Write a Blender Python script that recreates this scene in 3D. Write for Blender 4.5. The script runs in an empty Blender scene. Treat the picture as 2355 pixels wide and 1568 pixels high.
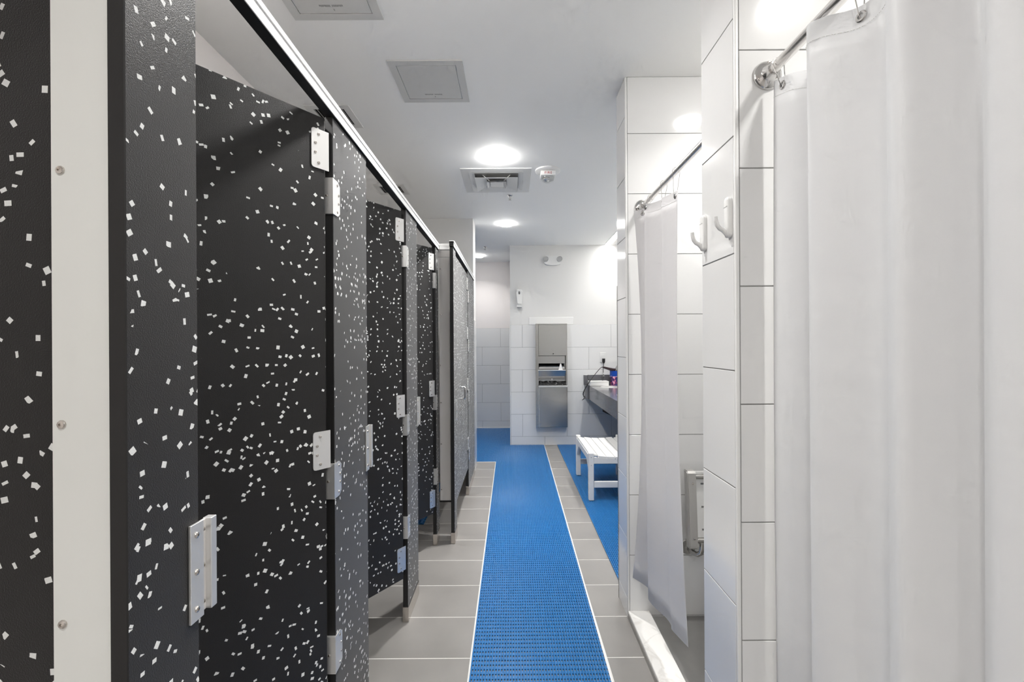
import bpy, bmesh, math, random
from mathutils import Vector, Matrix

random.seed(7)
scene = bpy.context.scene
COL = scene.collection

# ------------------------------------------------------------------ camera
CAM_H = 1.405
cam_data = bpy.data.cameras.new('camera')
cam_data.sensor_width = 36.0
cam_data.lens = 16.0
cam_data.shift_y = 6.0 / 2355.0
cam_data.clip_start = 0.02
cam = bpy.data.objects.new('camera', cam_data)
COL.objects.link(cam)
cam.matrix_world = (Matrix.Translation((0, 0, CAM_H)) @ Matrix.Rotation(math.radians(90), 4, 'X')
                    @ Matrix.Rotation(math.radians(-0.33), 4, 'Z'))
scene.camera = cam

# ------------------------------------------------------------------ world, exposure
world = bpy.data.worlds.new('world')
scene.world = world
world.use_nodes = True
world.node_tree.nodes['Background'].inputs[0].default_value = (0.9, 0.95, 1.0, 1)
world.node_tree.nodes['Background'].inputs[1].default_value = 0.0
vs = scene.view_settings
vs.view_transform = 'Standard'
vs.look = 'None'
vs.gamma = 1.0
vs.use_curve_mapping = False
vs.exposure = 1.33
scene.cycles.use_denoising = True
scene.cycles.max_bounces = 7
scene.cycles.use_adaptive_sampling = True
scene.cycles.adaptive_threshold = 0.075
scene.cycles.adaptive_min_samples = 12
scene.cycles.diffuse_bounces = 6
scene.cycles.glossy_bounces = 3
scene.cycles.transmission_bounces = 5
scene.cycles.sample_clamp_indirect = 6.0

# ------------------------------------------------------------------ ceiling lamps (positions and power)
CEIL = 2.762
DOWNLIGHTS = [  # x, y, watts, label
    (-0.10, 3.303, 12, 'round recessed ceiling downlight just in front of the square air diffuser'),
    (-0.061, 5.146, 4.6, 'round recessed ceiling downlight between the sprinkler and the far wall'),
    (-0.505, 7.0, 3.3, 'round recessed ceiling downlight in the far alcove behind the white wall end'),
    (-0.12, 1.45, 5, 'round recessed ceiling downlight over the aisle near the stall doors'),
    (-0.12, -0.4, 4.6, 'round recessed ceiling downlight over the aisle beside the near shower'),
    (-0.12, -2.25, 16, 'round recessed ceiling downlight over the aisle behind the viewer'),
    (-0.12, -4.1, 8, 'round recessed ceiling downlight by the rear wall behind the viewer'),
    (-0.98, 1.06, 8, 'added unseen fill lamp on the ceiling inside the stall of the nearest ajar door'),  # added lamp out of view, brightens the ceiling and wall over the stalls
    (1.084, 1.859, 3.6, 'round recessed ceiling downlight inside the open shower with the folding seat'),
    (1.084, 0.56, 4.5, 'round recessed ceiling downlight inside the shower closed by the large curtain'),
]
STRIP_W = 6.0
WARM = (1.0, 0.982, 0.955)
SPREAD = 128
OPAL = 4.6


def area_light(name, loc, shape, size, size_y, watts, color=WARM, parent=None, spread=170):
    ld = bpy.data.lights.new(name, 'AREA')
    ld.shape = shape
    ld.size = size
    if shape in ('RECTANGLE', 'ELLIPSE'):
        ld.size_y = size_y
    ld.energy = watts
    ld.color = color
    ld.spread = math.radians(spread)
    o = bpy.data.objects.new(name, ld)
    COL.objects.link(o)
    o.location = loc
    if parent is not None:
        o.parent = parent
    return o


# ------------------------------------------------------------------ materials
MATS = {}


def new_mat(name):
    m = bpy.data.materials.new(name)
    m.use_nodes = True
    return m, m.node_tree.nodes, m.node_tree.links, m.node_tree.nodes['Principled BSDF']


def simple(name, col, rough=0.5, metal=0.0, noise=0.0, nscale=8.0, bump=0.0, bscale=200.0, spec=0.5, emit=None,
           emit_s=0.0, coat=0.0, stretch=None, nrough=0.0):
    m, N, L, P = new_mat(name)
    P.inputs['Base Color'].default_value = (*col, 1)
    P.inputs['Roughness'].default_value = rough
    P.inputs['Metallic'].default_value = metal
    P.inputs['Specular IOR Level'].default_value = spec
    P.inputs['Coat Weight'].default_value = coat
    P.inputs['Coat Roughness'].default_value = 0.05
    if emit:
        P.inputs['Emission Color'].default_value = (*emit, 1)
        P.inputs['Emission Strength'].default_value = emit_s
    tc = N.new('ShaderNodeTexCoord')
    vec = tc.outputs['Object']
    if stretch:
        mp = N.new('ShaderNodeMapping')
        mp.inputs['Scale'].default_value = stretch
        L.new(vec, mp.inputs['Vector'])
        vec = mp.outputs['Vector']
    if noise > 0 or nrough > 0:
        nz = N.new('ShaderNodeTexNoise')
        nz.inputs['Scale'].default_value = nscale
        nz.inputs['Detail'].default_value = 5
        oi = N.new('ShaderNodeObjectInfo')
        ad = N.new('ShaderNodeVectorMath')
        ad.operation = 'ADD'
        mu = N.new('ShaderNodeMath')
        mu.operation = 'MULTIPLY'
        mu.inputs[1].default_value = 31.7
        L.new(oi.outputs['Random'], mu.inputs[0])
        L.new(vec, ad.inputs[0])
        L.new(mu.outputs[0], ad.inputs[1])
        L.new(ad.outputs[0], nz.inputs['Vector'])
        if noise > 0:
            mr = N.new('ShaderNodeMapRange')
            mr.inputs['From Min'].default_value = 0.3
            mr.inputs['From Max'].default_value = 0.7
            mr.inputs['To Min'].default_value = 1 - noise
            mr.inputs['To Max'].default_value = 1 + noise
            L.new(nz.outputs[0], mr.inputs['Value'])
            mx = N.new('ShaderNodeVectorMath')
            mx.operation = 'SCALE'
            mx.inputs[0].default_value = col
            L.new(mr.outputs[0], mx.inputs['Scale'])
            L.new(mx.outputs[0], P.inputs['Base Color'])
        if nrough > 0:
            mr2 = N.new('ShaderNodeMapRange')
            mr2.inputs['From Min'].default_value = 0.3
            mr2.inputs['From Max'].default_value = 0.7
            mr2.inputs['To Min'].default_value = rough - nrough
            mr2.inputs['To Max'].default_value = rough + nrough
            L.new(nz.outputs[0], mr2.inputs['Value'])
            L.new(mr2.outputs[0], P.inputs['Roughness'])
    if bump > 0:
        nb = N.new('ShaderNodeTexNoise')
        nb.inputs['Scale'].default_value = bscale
        nb.inputs['Detail'].default_value = 2
        L.new(vec, nb.inputs['Vector'])
        b = N.new('ShaderNodeBump')
        b.inputs['Strength'].default_value = bump
        b.inputs['Distance'].default_value = 0.001
        L.new(nb.outputs[0], b.inputs['Height'])
        L.new(b.outputs[0], P.inputs['Normal'])
    MATS[name] = m
    return m


def hdpe(name, base=(0.009, 0.0082, 0.0082), density=0.145):
    """black textured plastic with scattered pale square flakes; plane of the panel is local Y-Z"""
    m, N, L, P = new_mat(name)
    tc = N.new('ShaderNodeTexCoord')
    oi = N.new('ShaderNodeObjectInfo')
    sep = N.new('ShaderNodeSeparateXYZ')
    L.new(tc.outputs['Object'], sep.inputs[0])

    def math_(op, a, b=None, c=None):
        n = N.new('ShaderNodeMath')
        n.operation = op
        for i, v in enumerate((a, b, c)):
            if v is None:
                continue
            if isinstance(v, (int, float)):
                n.inputs[i].default_value = v
            else:
                L.new(v, n.inputs[i])
        return n.outputs[0]

    off = math_('MULTIPLY', oi.outputs['Random'], 23.7)
    # a slow noise thins and crowds the flakes
    cl = N.new('ShaderNodeTexNoise')
    cl.noise_dimensions = '2D'
    cl.inputs['Scale'].default_value = 5.0
    cl.inputs['Detail'].default_value = 2
    layers = []
    first = True
    for k, S in enumerate((43.0, 39.0, 47.0)):
        cx = N.new('ShaderNodeCombineXYZ')
        u = math_('ADD', math_('ADD', sep.outputs[1], off), 3.17 * k)
        v = math_('ADD', sep.outputs[2], 1.73 * k + 5.0)
        L.new(u, cx.inputs[0])
        L.new(v, cx.inputs[1])
        if first:
            L.new(cx.outputs[0], cl.inputs['Vector'])
            first = False
        vo = N.new('ShaderNodeTexVoronoi')
        vo.voronoi_dimensions = '2D'
        vo.feature = 'F1'
        vo.inputs['Scale'].default_value = S
        vo.inputs['Randomness'].default_value = 1.0
        L.new(cx.outputs[0], vo.inputs['Vector'])
        sb = N.new('ShaderNodeVectorMath')
        sb.operation = 'SUBTRACT'
        L.new(cx.outputs[0], sb.inputs[0])
        L.new(vo.outputs['Position'], sb.inputs[1])
        sp = N.new('ShaderNodeSeparateXYZ')
        L.new(sb.outputs[0], sp.inputs[0])
        sc = N.new('ShaderNodeSeparateColor')
        L.new(vo.outputs['Color'], sc.inputs[0])
        ang = math_('MULTIPLY', sc.outputs[0], 6.283)
        ca, sa = math_('COSINE', ang), math_('SINE', ang)
        xr = math_('ADD', math_('MULTIPLY', sp.outputs[0], ca), math_('MULTIPLY', sp.outputs[1], sa))
        yr = math_('SUBTRACT', math_('MULTIPLY', sp.outputs[1], ca), math_('MULTIPLY', sp.outputs[0], sa))
        hx = math_('MULTIPLY_ADD', sc.outputs[2], 0.0016, 0.0036)
        # aspect from a second random number
        asp = math_('FRACT', math_('MULTIPLY', sc.outputs[2], 7.31))
        hy = math_('MULTIPLY', hx, math_('MULTIPLY_ADD', asp, 0.6, 0.42))
        m1 = math_('LESS_THAN', math_('ABSOLUTE', xr), hx)
        m2 = math_('LESS_THAN', math_('ABSOLUTE', yr), hy)
        thr = math_('MULTIPLY', math_('MULTIPLY_ADD', cl.outputs[0], 3.2, -0.7), density)
        m3 = math_('LESS_THAN', sc.outputs[1], thr)
        layers.append(math_('MULTIPLY', math_('MULTIPLY', m1, m2), m3))
    fl = math_('MAXIMUM', math_('MAXIMUM', layers[0], layers[1]), layers[2])
    mix = N.new('ShaderNodeMix')
    mix.data_type = 'RGBA'
    L.new(fl, mix.inputs['Factor'])
    mix.inputs['A'].default_value = (*base, 1)
    mix.inputs['B'].default_value = (0.78, 0.79, 0.78, 1)
    L.new(mix.outputs['Result'], P.inputs['Base Color'])
    P.inputs['Roughness'].default_value = 0.46
    P.inputs['Specular IOR Level'].default_value = 0.36
    P.inputs['Sheen Weight'].default_value = 0.16
    P.inputs['Sheen Roughness'].default_value = 0.45
    nb = N.new('ShaderNodeTexNoise')
    nb.inputs['Scale'].default_value = 480
    nb.inputs['Detail'].default_value = 2
    L.new(tc.outputs['Object'], nb.inputs['Vector'])
    b = N.new('ShaderNodeBump')
    b.inputs['Strength'].default_value = 0.6
    b.inputs['Distance'].default_value = 0.0011
    L.new(nb.outputs[0], b.inputs['Height'])
    L.new(b.outputs[0], P.inputs['Normal'])
    MATS[name] = m
    return m


def curtain_mat(name, col=(0.82, 0.823, 0.83), trans=0.35):
    m, N, L, P = new_mat(name)
    P.inputs['Base Color'].default_value = (*col, 1)
    P.inputs['Roughness'].default_value = 0.42
    P.inputs['Specular IOR Level'].default_value = 0.35
    tr = N.new('ShaderNodeBsdfTranslucent')
    tr.inputs[0].default_value = (*col, 1)
    mx = N.new('ShaderNodeMixShader')
    mx.inputs[0].default_value = trans
    out = N['Material Output']
    L.new(P.outputs[0], mx.inputs[1])
    L.new(tr.outputs[0], mx.inputs[2])
    L.new(mx.outputs[0], out.inputs[0])
    # faint storage creases
    tc = N.new('ShaderNodeTexCoord')
    mp = N.new('ShaderNodeMapping')
    mp.inputs['Scale'].default_value = (2.0, 2.5, 7.0)
    mp.inputs['Rotation'].default_value = (0.18, 0, 0)
    L.new(tc.outputs['Object'], mp.inputs[0])
    nz = N.new('ShaderNodeTexNoise')
    nz.inputs['Scale'].default_value = 1.6
    nz.inputs['Detail'].default_value = 3
    L.new(mp.outputs[0], nz.inputs['Vector'])
    b = N.new('ShaderNodeBump')
    b.inputs['Strength'].default_value = 0.28
    b.inputs['Distance'].default_value = 0.012
    L.new(nz.outputs[0], b.inputs['Height'])
    L.new(b.outputs[0], P.inputs['Normal'])
    L.new(b.outputs[0], tr.inputs['Normal'])
    MATS[name] = m
    return m


def pattern_mat(name):
    m, N, L, P = new_mat(name)
    tc = N.new('ShaderNodeTexCoord')
    nz = N.new('ShaderNodeTexNoise')
    nz.inputs['Scale'].default_value = 30
    nz.inputs['Detail'].default_value = 1
    L.new(tc.outputs['Object'], nz.inputs['Vector'])
    cr = N.new('ShaderNodeValToRGB')
    e = cr.color_ramp.elements
    e[0].position = 0.36
    e[0].color = (0.015, 0.03, 0.16, 1)
    e[1].position = 0.52
    e[1].color = (0.10, 0.02, 0.12, 1)
    x = e.new(0.57)
    x.color = (0.62, 0.08, 0.20, 1)
    x = e.new(0.66)
    x.color = (0.80, 0.45, 0.60, 1)
    L.new(nz.outputs[0], cr.inputs[0])
    L.new(cr.outputs[0], P.inputs['Base Color'])
    P.inputs['Roughness'].default_value = 0.4
    MATS[name] = m
    return m


def quartz_mat(name):
    m, N, L, P = new_mat(name)
    tc = N.new('ShaderNodeTexCoord')
    vo = N.new('ShaderNodeTexVoronoi')
    vo.inputs['Scale'].default_value = 60
    L.new(tc.outputs['Object'], vo.inputs['Vector'])
    mr = N.new('ShaderNodeMapRange')
    mr.inputs['From Min'].default_value = 0.10
    mr.inputs['From Max'].default_value = 0.14
    mr.inputs['To Min'].default_value = 1
    mr.inputs['To Max'].default_value = 0
    L.new(vo.outputs['Distance'], mr.inputs['Value'])
    sc = N.new('ShaderNodeSeparateColor')
    L.new(vo.outputs['Color'], sc.inputs[0])
    lt = N.new('ShaderNodeMath')
    lt.operation = 'LESS_THAN'
    L.new(sc.outputs[0], lt.inputs[0])
    lt.inputs[1].default_value = 0.25
    mu = N.new('ShaderNodeMath')
    mu.operation = 'MULTIPLY'
    L.new(lt.outputs[0], mu.inputs[0])
    L.new(mr.outputs[0], mu.inputs[1])
    mix = N.new('ShaderNodeMix')
    mix.data_type = 'RGBA'
    mix.inputs['A'].default_value = (0.14, 0.14, 0.15, 1)
    mix.inputs['B'].default_value = (0.55, 0.55, 0.56, 1)
    L.new(mu.outputs[0], mix.inputs['Factor'])
    L.new(mix.outputs['Result'], P.inputs['Base Color'])
    P.inputs['Roughness'].default_value = 0.15
    MATS[name] = m
    return m


def marble_mat(name):
    m, N, L, P = new_mat(name)
    tc = N.new('ShaderNodeTexCoord')
    nz = N.new('ShaderNodeTexNoise')
    nz.inputs['Scale'].default_value = 4
    nz.inputs['Detail'].default_value = 6
    nz.inputs['Distortion'].default_value = 1.5
    L.new(tc.outputs['Object'], nz.inputs['Vector'])
    cr = N.new('ShaderNodeValToRGB')
    e = cr.color_ramp.elements
    e[0].position = 0.47
    e[0].color = (0.80, 0.79, 0.77, 1)
    e[1].position = 0.53
    e[1].color = (0.80, 0.79, 0.77, 1)
    x = e.new(0.5)
    x.color = (0.70, 0.685, 0.66, 1)
    L.new(nz.outputs[0], cr.inputs[0])
    L.new(cr.outputs[0], P.inputs['Base Color'])
    P.inputs['Roughness'].default_value = 0.2
    MATS[name] = m
    return m


def glass_mat(name):
    m, N, L, P = new_mat(name)
    P.inputs['Base Color'].default_value = (0.95, 0.97, 0.97, 1)
    P.inputs['Roughness'].default_value = 0.05
    P.inputs['Transmission Weight'].default_value = 0.9
    MATS[name] = m
    return m


PAINT = simple('wall_paint', (0.76, 0.755, 0.74), 0.55, bump=0.05, bscale=300)
GREYW = simple('grey_wall_paint', (0.30, 0.30, 0.30), 0.6, bump=0.05, bscale=300)
PAINT_PINK = simple('wall_paint_stalls', (0.84, 0.80, 0.785), 0.6, bump=0.05, bscale=300)
CEILM = simple('ceiling_paint', (0.92, 0.92, 0.905), 0.7, bump=0.04, bscale=350)
TILE = simple('white_tile', (0.775, 0.775, 0.77), 0.10, noise=0.012, nscale=1.2, coat=0.0)
GROUT = simple('wall_grout', (0.27, 0.27, 0.265), 0.9)
CTRIM = simple('white_edge_trim', (0.82, 0.82, 0.81), 0.25)
FTILE = simple('floor_tile_grey', (0.27, 0.259, 0.247), 0.36, noise=0.09, nscale=3.5, nrough=0.06)
FGROUT = simple('floor_grout', (0.78, 0.76, 0.73), 0.9)
STILE = simple('shower_floor_tile', (0.25, 0.244, 0.237), 0.3, noise=0.22, nscale=3.0)
HDPE = hdpe('black_speckled_plastic')
HEDGE = simple('black_plastic_edge', (0.010, 0.0095, 0.0095), 0.5, bump=0.15, bscale=300)
ALU = simple('satin_aluminium', (0.80, 0.795, 0.785), 0.34, metal=0.75)
ALU_W = simple('bright_aluminium_rail', (0.86, 0.86, 0.85), 0.42, metal=0.25)
CHAN = simple('beige_painted_metal', (0.80, 0.77, 0.745), 0.45, metal=0.05)
PALE = simple('pale_painted_metal', (0.80, 0.81, 0.785), 0.45, metal=0.05)
RODM = simple('satin_chrome', (0.78, 0.76, 0.74), 0.26, metal=1.0)
STEEL = simple('brushed_stainless', (0.50, 0.49, 0.47), 0.22, metal=1.0, bump=0.06, bscale=60, stretch=(1, 1, 40))
SHOE = simple('stainless_shoe', (0.62, 0.58, 0.54), 0.16, metal=1.0)
CHROME = simple('polished_chrome', (0.62, 0.61, 0.60), 0.12, metal=1.0)
SCREW = simple('steel_screw', (0.62, 0.58, 0.54), 0.2, metal=1.0)
DARK = simple('dark_void', (0.012, 0.012, 0.012), 0.8)
BLUE = simple('blue_mat_vinyl', (0.016, 0.170, 0.455), 0.32, spec=0.42)
WPLAS = simple('white_plastic', (0.80, 0.80, 0.79), 0.35)
WPOLY = simple('white_bench_plastic', (0.80, 0.795, 0.78), 0.4)
OFFW = simple('offwhite_metal', (0.70, 0.70, 0.685), 0.45)
GREYP = simple('grey_slot', (0.20, 0.20, 0.20), 0.6)
HATCH = simple('access_panel_paint', (0.62, 0.62, 0.605), 0.5)
LOUV = simple('louver_grey', (0.50, 0.50, 0.49), 0.5)
BLACKP = simple('black_rubber', (0.012, 0.012, 0.013), 0.4)
BLUEP = simple('blue_glaze', (0.01, 0.07, 0.42), 0.2)
BAG = simple('black_bin_liner', (0.02, 0.02, 0.022), 0.25, bump=0.8, bscale=40)
PAPER = simple('white_paper', (0.82, 0.82, 0.80), 0.8)
REDINK = simple('red_print', (0.35, 0.03, 0.03), 0.6)
GREYINK = simple('grey_print', (0.30, 0.30, 0.29), 0.7)
GLAZE = simple('white_sanitaryware', (0.85, 0.85, 0.84), 0.08)
LENS = simple('lamp_lens', (0.9, 0.9, 0.9), 0.4, emit=(1.0, 0.985, 0.95), emit_s=9.0)
VINYL = curtain_mat('white_curtain_vinyl')
VINYL2 = curtain_mat('white_curtain_vinyl_sheer', (0.85, 0.84, 0.845), 0.35)
PATT = pattern_mat('pink_floral_glaze')
QUARTZ = quartz_mat('grey_quartz')
MARBLE = marble_mat('white_marble')
CLEAR = glass_mat('clear_lens')

_opal = {}


def opal(watts):
    if watts not in _opal:
        _opal[watts] = simple('opal_lens', (0.9, 0.9, 0.9), 0.4, emit=WARM, emit_s=OPAL * watts)
    return _opal[watts]


# ------------------------------------------------------------------ mesh helpers


def mesh_from_bm(name, bm, mat, smooth=False):
    me = bpy.data.meshes.new(name)
    bmesh.ops.recalc_face_normals(bm, faces=bm.faces)
    bm.to_mesh(me)
    bm.free()
    if mat is not None:
        if isinstance(mat, (list, tuple)):
            for q in mat:
                me.materials.append(q)
        else:
            me.materials.append(mat)
    if smooth:
        for p in me.polygons:
            p.use_smooth = True
        try:
            me.set_sharp_from_angle(angle=math.radians(35))
        except Exception:
            pass
    return me


def link(name, data, parent=None, loc=None, rot=None):
    o = bpy.data.objects.new(name, data)
    COL.objects.link(o)
    if parent is not None:
        o.parent = parent
    if loc is not None:
        o.location = loc
    if rot is not None:
        o.rotation_euler = rot
    return o


def root_offset(parent):
    v = Vector((0, 0, 0))
    while parent is not None:
        v += Vector(parent.location)
        parent = parent.parent
    return v


def obj(name, bm, mat, parent=None, smooth=False, world=True):
    """one mesh object; its bmesh is given in world coordinates (or the parent's own, world=False)"""
    if world and parent is not None:
        off = root_offset(parent)
        bmesh.ops.translate(bm, vec=-off, verts=bm.verts)
    return link(name, mesh_from_bm(name, bm, mat, smooth), parent)


def thing(name, label, cat, loc=(0, 0, 0), rotz=0.0, group=None):
    o = link(name, None, loc=loc, rot=(0, 0, rotz))
    o.empty_display_size = 0.05
    return tag(o, label, cat, group)


def tag(o, label, cat, group=None):
    o['label'] = label
    o['category'] = cat
    if group:
        o['group'] = group
    return o


def struct(name, bm, mat, parent=None, label=None):
    o = obj(name, bm, mat, parent)
    if parent is None:
        o['kind'] = 'structure'
        if label:
            o['label'] = label
    return o


def box(bm, x0, y0, z0, x1, y1, z1, bevel=0.0, seg=1):
    r = bmesh.ops.create_cube(bm, size=1.0)
    vs_ = r['verts']
    sx, sy, sz = abs(x1 - x0), abs(y1 - y0), abs(z1 - z0)
    bmesh.ops.scale(bm, vec=(sx, sy, sz), verts=vs_)
    bmesh.ops.translate(bm, vec=((x0 + x1) / 2, (y0 + y1) / 2, (z0 + z1) / 2), verts=vs_)
    if bevel > 0:
        es = {e for v in vs_ for e in v.link_edges}
        bmesh.ops.bevel(bm, geom=list(es), offset=min(bevel, 0.45 * min(sx, sy, sz)), segments=seg, affect='EDGES', profile=0.5)
    return bm


def B(*a, **k):
    return box(bmesh.new(), *a, **k)


def frame_of(d):
    d = d.normalized()
    up = Vector((0, 0, 1)) if abs(d.z) < 0.95 else Vector((1, 0, 0))
    a = d.cross(up).normalized()
    return a, d.cross(a).normalized()


def tube(bm, pts, r, seg=8, cap=True):
    pts = [Vector(p) for p in pts]
    rr = r if isinstance(r, (list, tuple)) else [r] * len(pts)
    rings = []
    a = None
    for i, p in enumerate(pts):
        d = (pts[min(i + 1, len(pts) - 1)] - pts[max(i - 1, 0)])
        d.normalize()
        if a is None:
            a, b = frame_of(d)
        else:
            a = (a - d * a.dot(d))
            if a.length < 1e-6:
                a, b = frame_of(d)
            a.normalize()
            b = d.cross(a).normalized()
        rings.append([bm.verts.new(p + (a * math.cos(t) + b * math.sin(t)) * rr[i])
                      for t in (2 * math.pi * k / seg for k in range(seg))])
    for i in range(len(rings) - 1):
        for k in range(seg):
            bm.faces.new((rings[i][k], rings[i][(k + 1) % seg], rings[i + 1][(k + 1) % seg], rings[i + 1][k]))
    if cap:
        bm.faces.new(list(reversed(rings[0])))
        bm.faces.new(rings[-1])
    return bm


def catmull(pts, n):
    out = []
    P = [Vector(p) for p in pts]
    for i in range(len(P) - 1):
        p0 = P[max(i - 1, 0)]
        p1, p2 = P[i], P[i + 1]
        p3 = P[min(i + 2, len(P) - 1)]
        for k in range(n):
            t = k / n
            out.append(0.5 * ((2 * p1) + (-p0 + p2) * t + (2 * p0 - 5 * p1 + 4 * p2 - p3) * t * t + (-p0 + 3 * p1 - 3 * p2 + p3) * t ** 3))
    out.append(P[-1])
    return out


def smooth_cord(bm, pts, r, n=4):
    if not isinstance(r, (list, tuple)):
        r = [r] * len(pts)
    rr = [v[0] for v in catmull([(q, 0) for q in r], n)]
    return tube(bm, catmull(pts, n), rr, 8)


def lathe(bm, prof, axis='Z', origin=(0, 0, 0), seg=20, sx=1.0, sy=1.0):
    """prof: (radius, height) list turned around an axis"""
    o = Vector(origin)

    def place(r, h, t):
        c, s = math.cos(t) * r * sx, math.sin(t) * r * sy
        if axis == 'Z':
            return o + Vector((c, s, h))
        if axis == 'Y':
            return o + Vector((c, h, s))
        return o + Vector((h, c, s))
    rings = []
    for r, h in prof:
        if r < 1e-6:
            rings.append([bm.verts.new(place(0, h, 0))])
        else:
            rings.append([bm.verts.new(place(r, h, 2 * math.pi * k / seg)) for k in range(seg)])
    for i in range(len(rings) - 1):
        A, C = rings[i], rings[i + 1]
        for k in range(seg):
            k2 = (k + 1) % seg
            if len(A) == 1 and len(C) == 1:
                continue
            if len(A) == 1:
                bm.faces.new((A[0], C[k2], C[k]))
            elif len(C) == 1:
                bm.faces.new((A[k], A[k2], C[0]))
            else:
                bm.faces.new((A[k], A[k2], C[k2], C[k]))
    return bm


def prism(bm, poly, axis, h0, h1):
    """poly: 2-D outline; axis X -> (y,z), Y -> (x,z), Z -> (x,y); extruded from h0 to h1"""
    def p3(p, h):
        if axis == 'X':
            return (h, p[0], p[1])
        if axis == 'Y':
            return (p[0], h, p[1])
        return (p[0], p[1], h)
    a = [bm.verts.new(p3(p, h0)) for p in poly]
    b = [bm.verts.new(p3(p, h1)) for p in poly]
    n = len(poly)
    bm.faces.new(a)
    bm.faces.new(list(reversed(b)))
    for i in range(n):
        bm.faces.new((a[i], b[i], b[(i + 1) % n], a[(i + 1) % n]))
    return bm


def rrect(u0, v0, u1, v1, r, corners=(1, 1, 1, 1), seg=4):
    """rounded rectangle; corners order: (u0,v0),(u1,v0),(u1,v1),(u0,v1)"""
    out = []
    cs = [(u0, v0, 1, 1, 180), (u1, v0, -1, 1, 270), (u1, v1, -1, -1, 0), (u0, v1, 1, -1, 90)]
    for (u, v, du, dv, a0), on in zip(cs, corners):
        if not on:
            out.append((u, v))
            continue
        cu, cv = u + du * r, v + dv * r
        for k in range(seg + 1):
            t = math.radians(a0 + 90 * k / seg)
            out.append((cu + r * math.cos(t), cv + r * math.sin(t)))
    return out


# shared small meshes
_cache = {}


def tile_mesh(sx, sy, sz, mat, bevel=0.0008):
    key = (round(sx, 4), round(sy, 4), round(sz, 4), mat.name)
    if key not in _cache:
        _cache[key] = mesh_from_bm('tile', B(-sx / 2, -sy / 2, -sz / 2, sx / 2, sy / 2, sz / 2, bevel=bevel), mat)
    return _cache[key]


def tile(parent, x0, y0, z0, x1, y1, z1, mat=TILE, bevel=0.0008, name='tile'):
    if min(x1 - x0, y1 - y0, z1 - z0) < 0.002:
        return
    c = Vector(((x0 + x1) / 2, (y0 + y1) / 2, (z0 + z1) / 2))
    return link(name, tile_mesh(x1 - x0, y1 - y0, z1 - z0, mat, bevel), parent, c - root_offset(parent))


def screw_mesh(r):
    k = ('screw', round(r, 5))
    if k not in _cache:
        bm = bmesh.new()
        h = r * 0.55
        lathe(bm, [(r, 0), (r, h * 0.35), (r * 0.86, h * 0.75), (r * 0.5, h), (r * 0.34, h), (r * 0.3, h * 0.55), (0, h * 0.5)], 'X', seg=10)
        _cache[k] = mesh_from_bm('screw', bm, SCREW, True)
    return _cache[k]


def screw(parent, loc, r=0.0048, rot=(0, 0, 0)):
    """dome head screw pointing along local +X, loc in the root's own coordinates"""
    return link('screw', screw_mesh(r), parent, loc, rot)


GJ = 0.0016   # half a grout joint


def cuts(a, b, start, pitch):
    """breaks of the interval a..b at start + k*pitch"""
    k = math.ceil((a - start) / pitch - 1e-6)
    out = [a]
    while start + k * pitch < b - 1e-6:
        q = start + k * pitch
        if q - out[-1] > 0.012:
            out.append(q)
        k += 1
    if b - out[-1] <= 0.012 and len(out) > 1:
        out[-1] = b
    else:
        out.append(b)
    return out


def tile_face(parent, plane, at, out, a0, a1, z0, z1, zstart, start, pitch=0.6125, zp=0.3073, bond=True, thick=0.008, first_even=0, mat=TILE):
    """tiles on a vertical face. plane 'Y' : face at y=at, runs along x; plane 'X': face at x=at, runs along y.
    out = +1/-1 direction the face looks"""
    zs = cuts(z0, z1, zstart, zp)
    for r in range(len(zs) - 1):
        st = start
        if bond:
            row = round((zs[r] - zstart) / zp) if r else round((zs[1] - zstart) / zp) - 1
            if (row + first_even) % 2:
                st = start + pitch / 2
        us = cuts(a0, a1, st, pitch)
        for c in range(len(us) - 1):
            l, h = (at, at + out * thick) if out > 0 else (at + out * thick, at)
            if plane == 'Y':
                tile(parent, us[c] + GJ, l, zs[r] + GJ, us[c + 1] - GJ, h, zs[r + 1] - GJ, mat)
            else:
                tile(parent, l, us[c] + GJ, zs[r] + GJ, h, us[c + 1] - GJ, zs[r + 1] - GJ, mat)


# ------------------------------------------------------------------ the room shell
XL, XR = -1.355, 1.62          # left wall face, right wall face
YB = -5.0                      # wall behind the camera
YFAR, YALC = 6.287, 7.56       # dispenser wall, alcove back wall
XJ = -0.033                    # left end of the dispenser wall
ZROW = 0.1218                  # first horizontal joint of the wainscot
WTOP = 1.663                   # wainscot top

floor = struct('floor', B(-2.7, YB - 0.2, -0.10, XR + 0.2, YALC + 0.2, -0.0008), FGROUT, label='grey tiled floor')
MATL = lambda y: -0.1815 - 0.0029 * y
MATR = lambda y: 0.3895 + 0.0074 * y
ys = cuts(YB, YALC, 2.342, 0.3065)
xs = [-2.7, -2.03, -1.42, -0.808, MATL(3.5), MATR(3.5), 1.045, XR]
for i in range(len(ys) - 1):
    for j in range(len(xs) - 1):
        if xs[j + 1] <= XL - 0.05 and ys[i + 1] < 4.9:
            continue
        tile(floor, xs[j] + 0.0023, ys[i] + 0.0023, -0.012, xs[j + 1] - 0.0023, ys[i + 1] - 0.0023, 0.0, FTILE, 0.0008)

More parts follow.
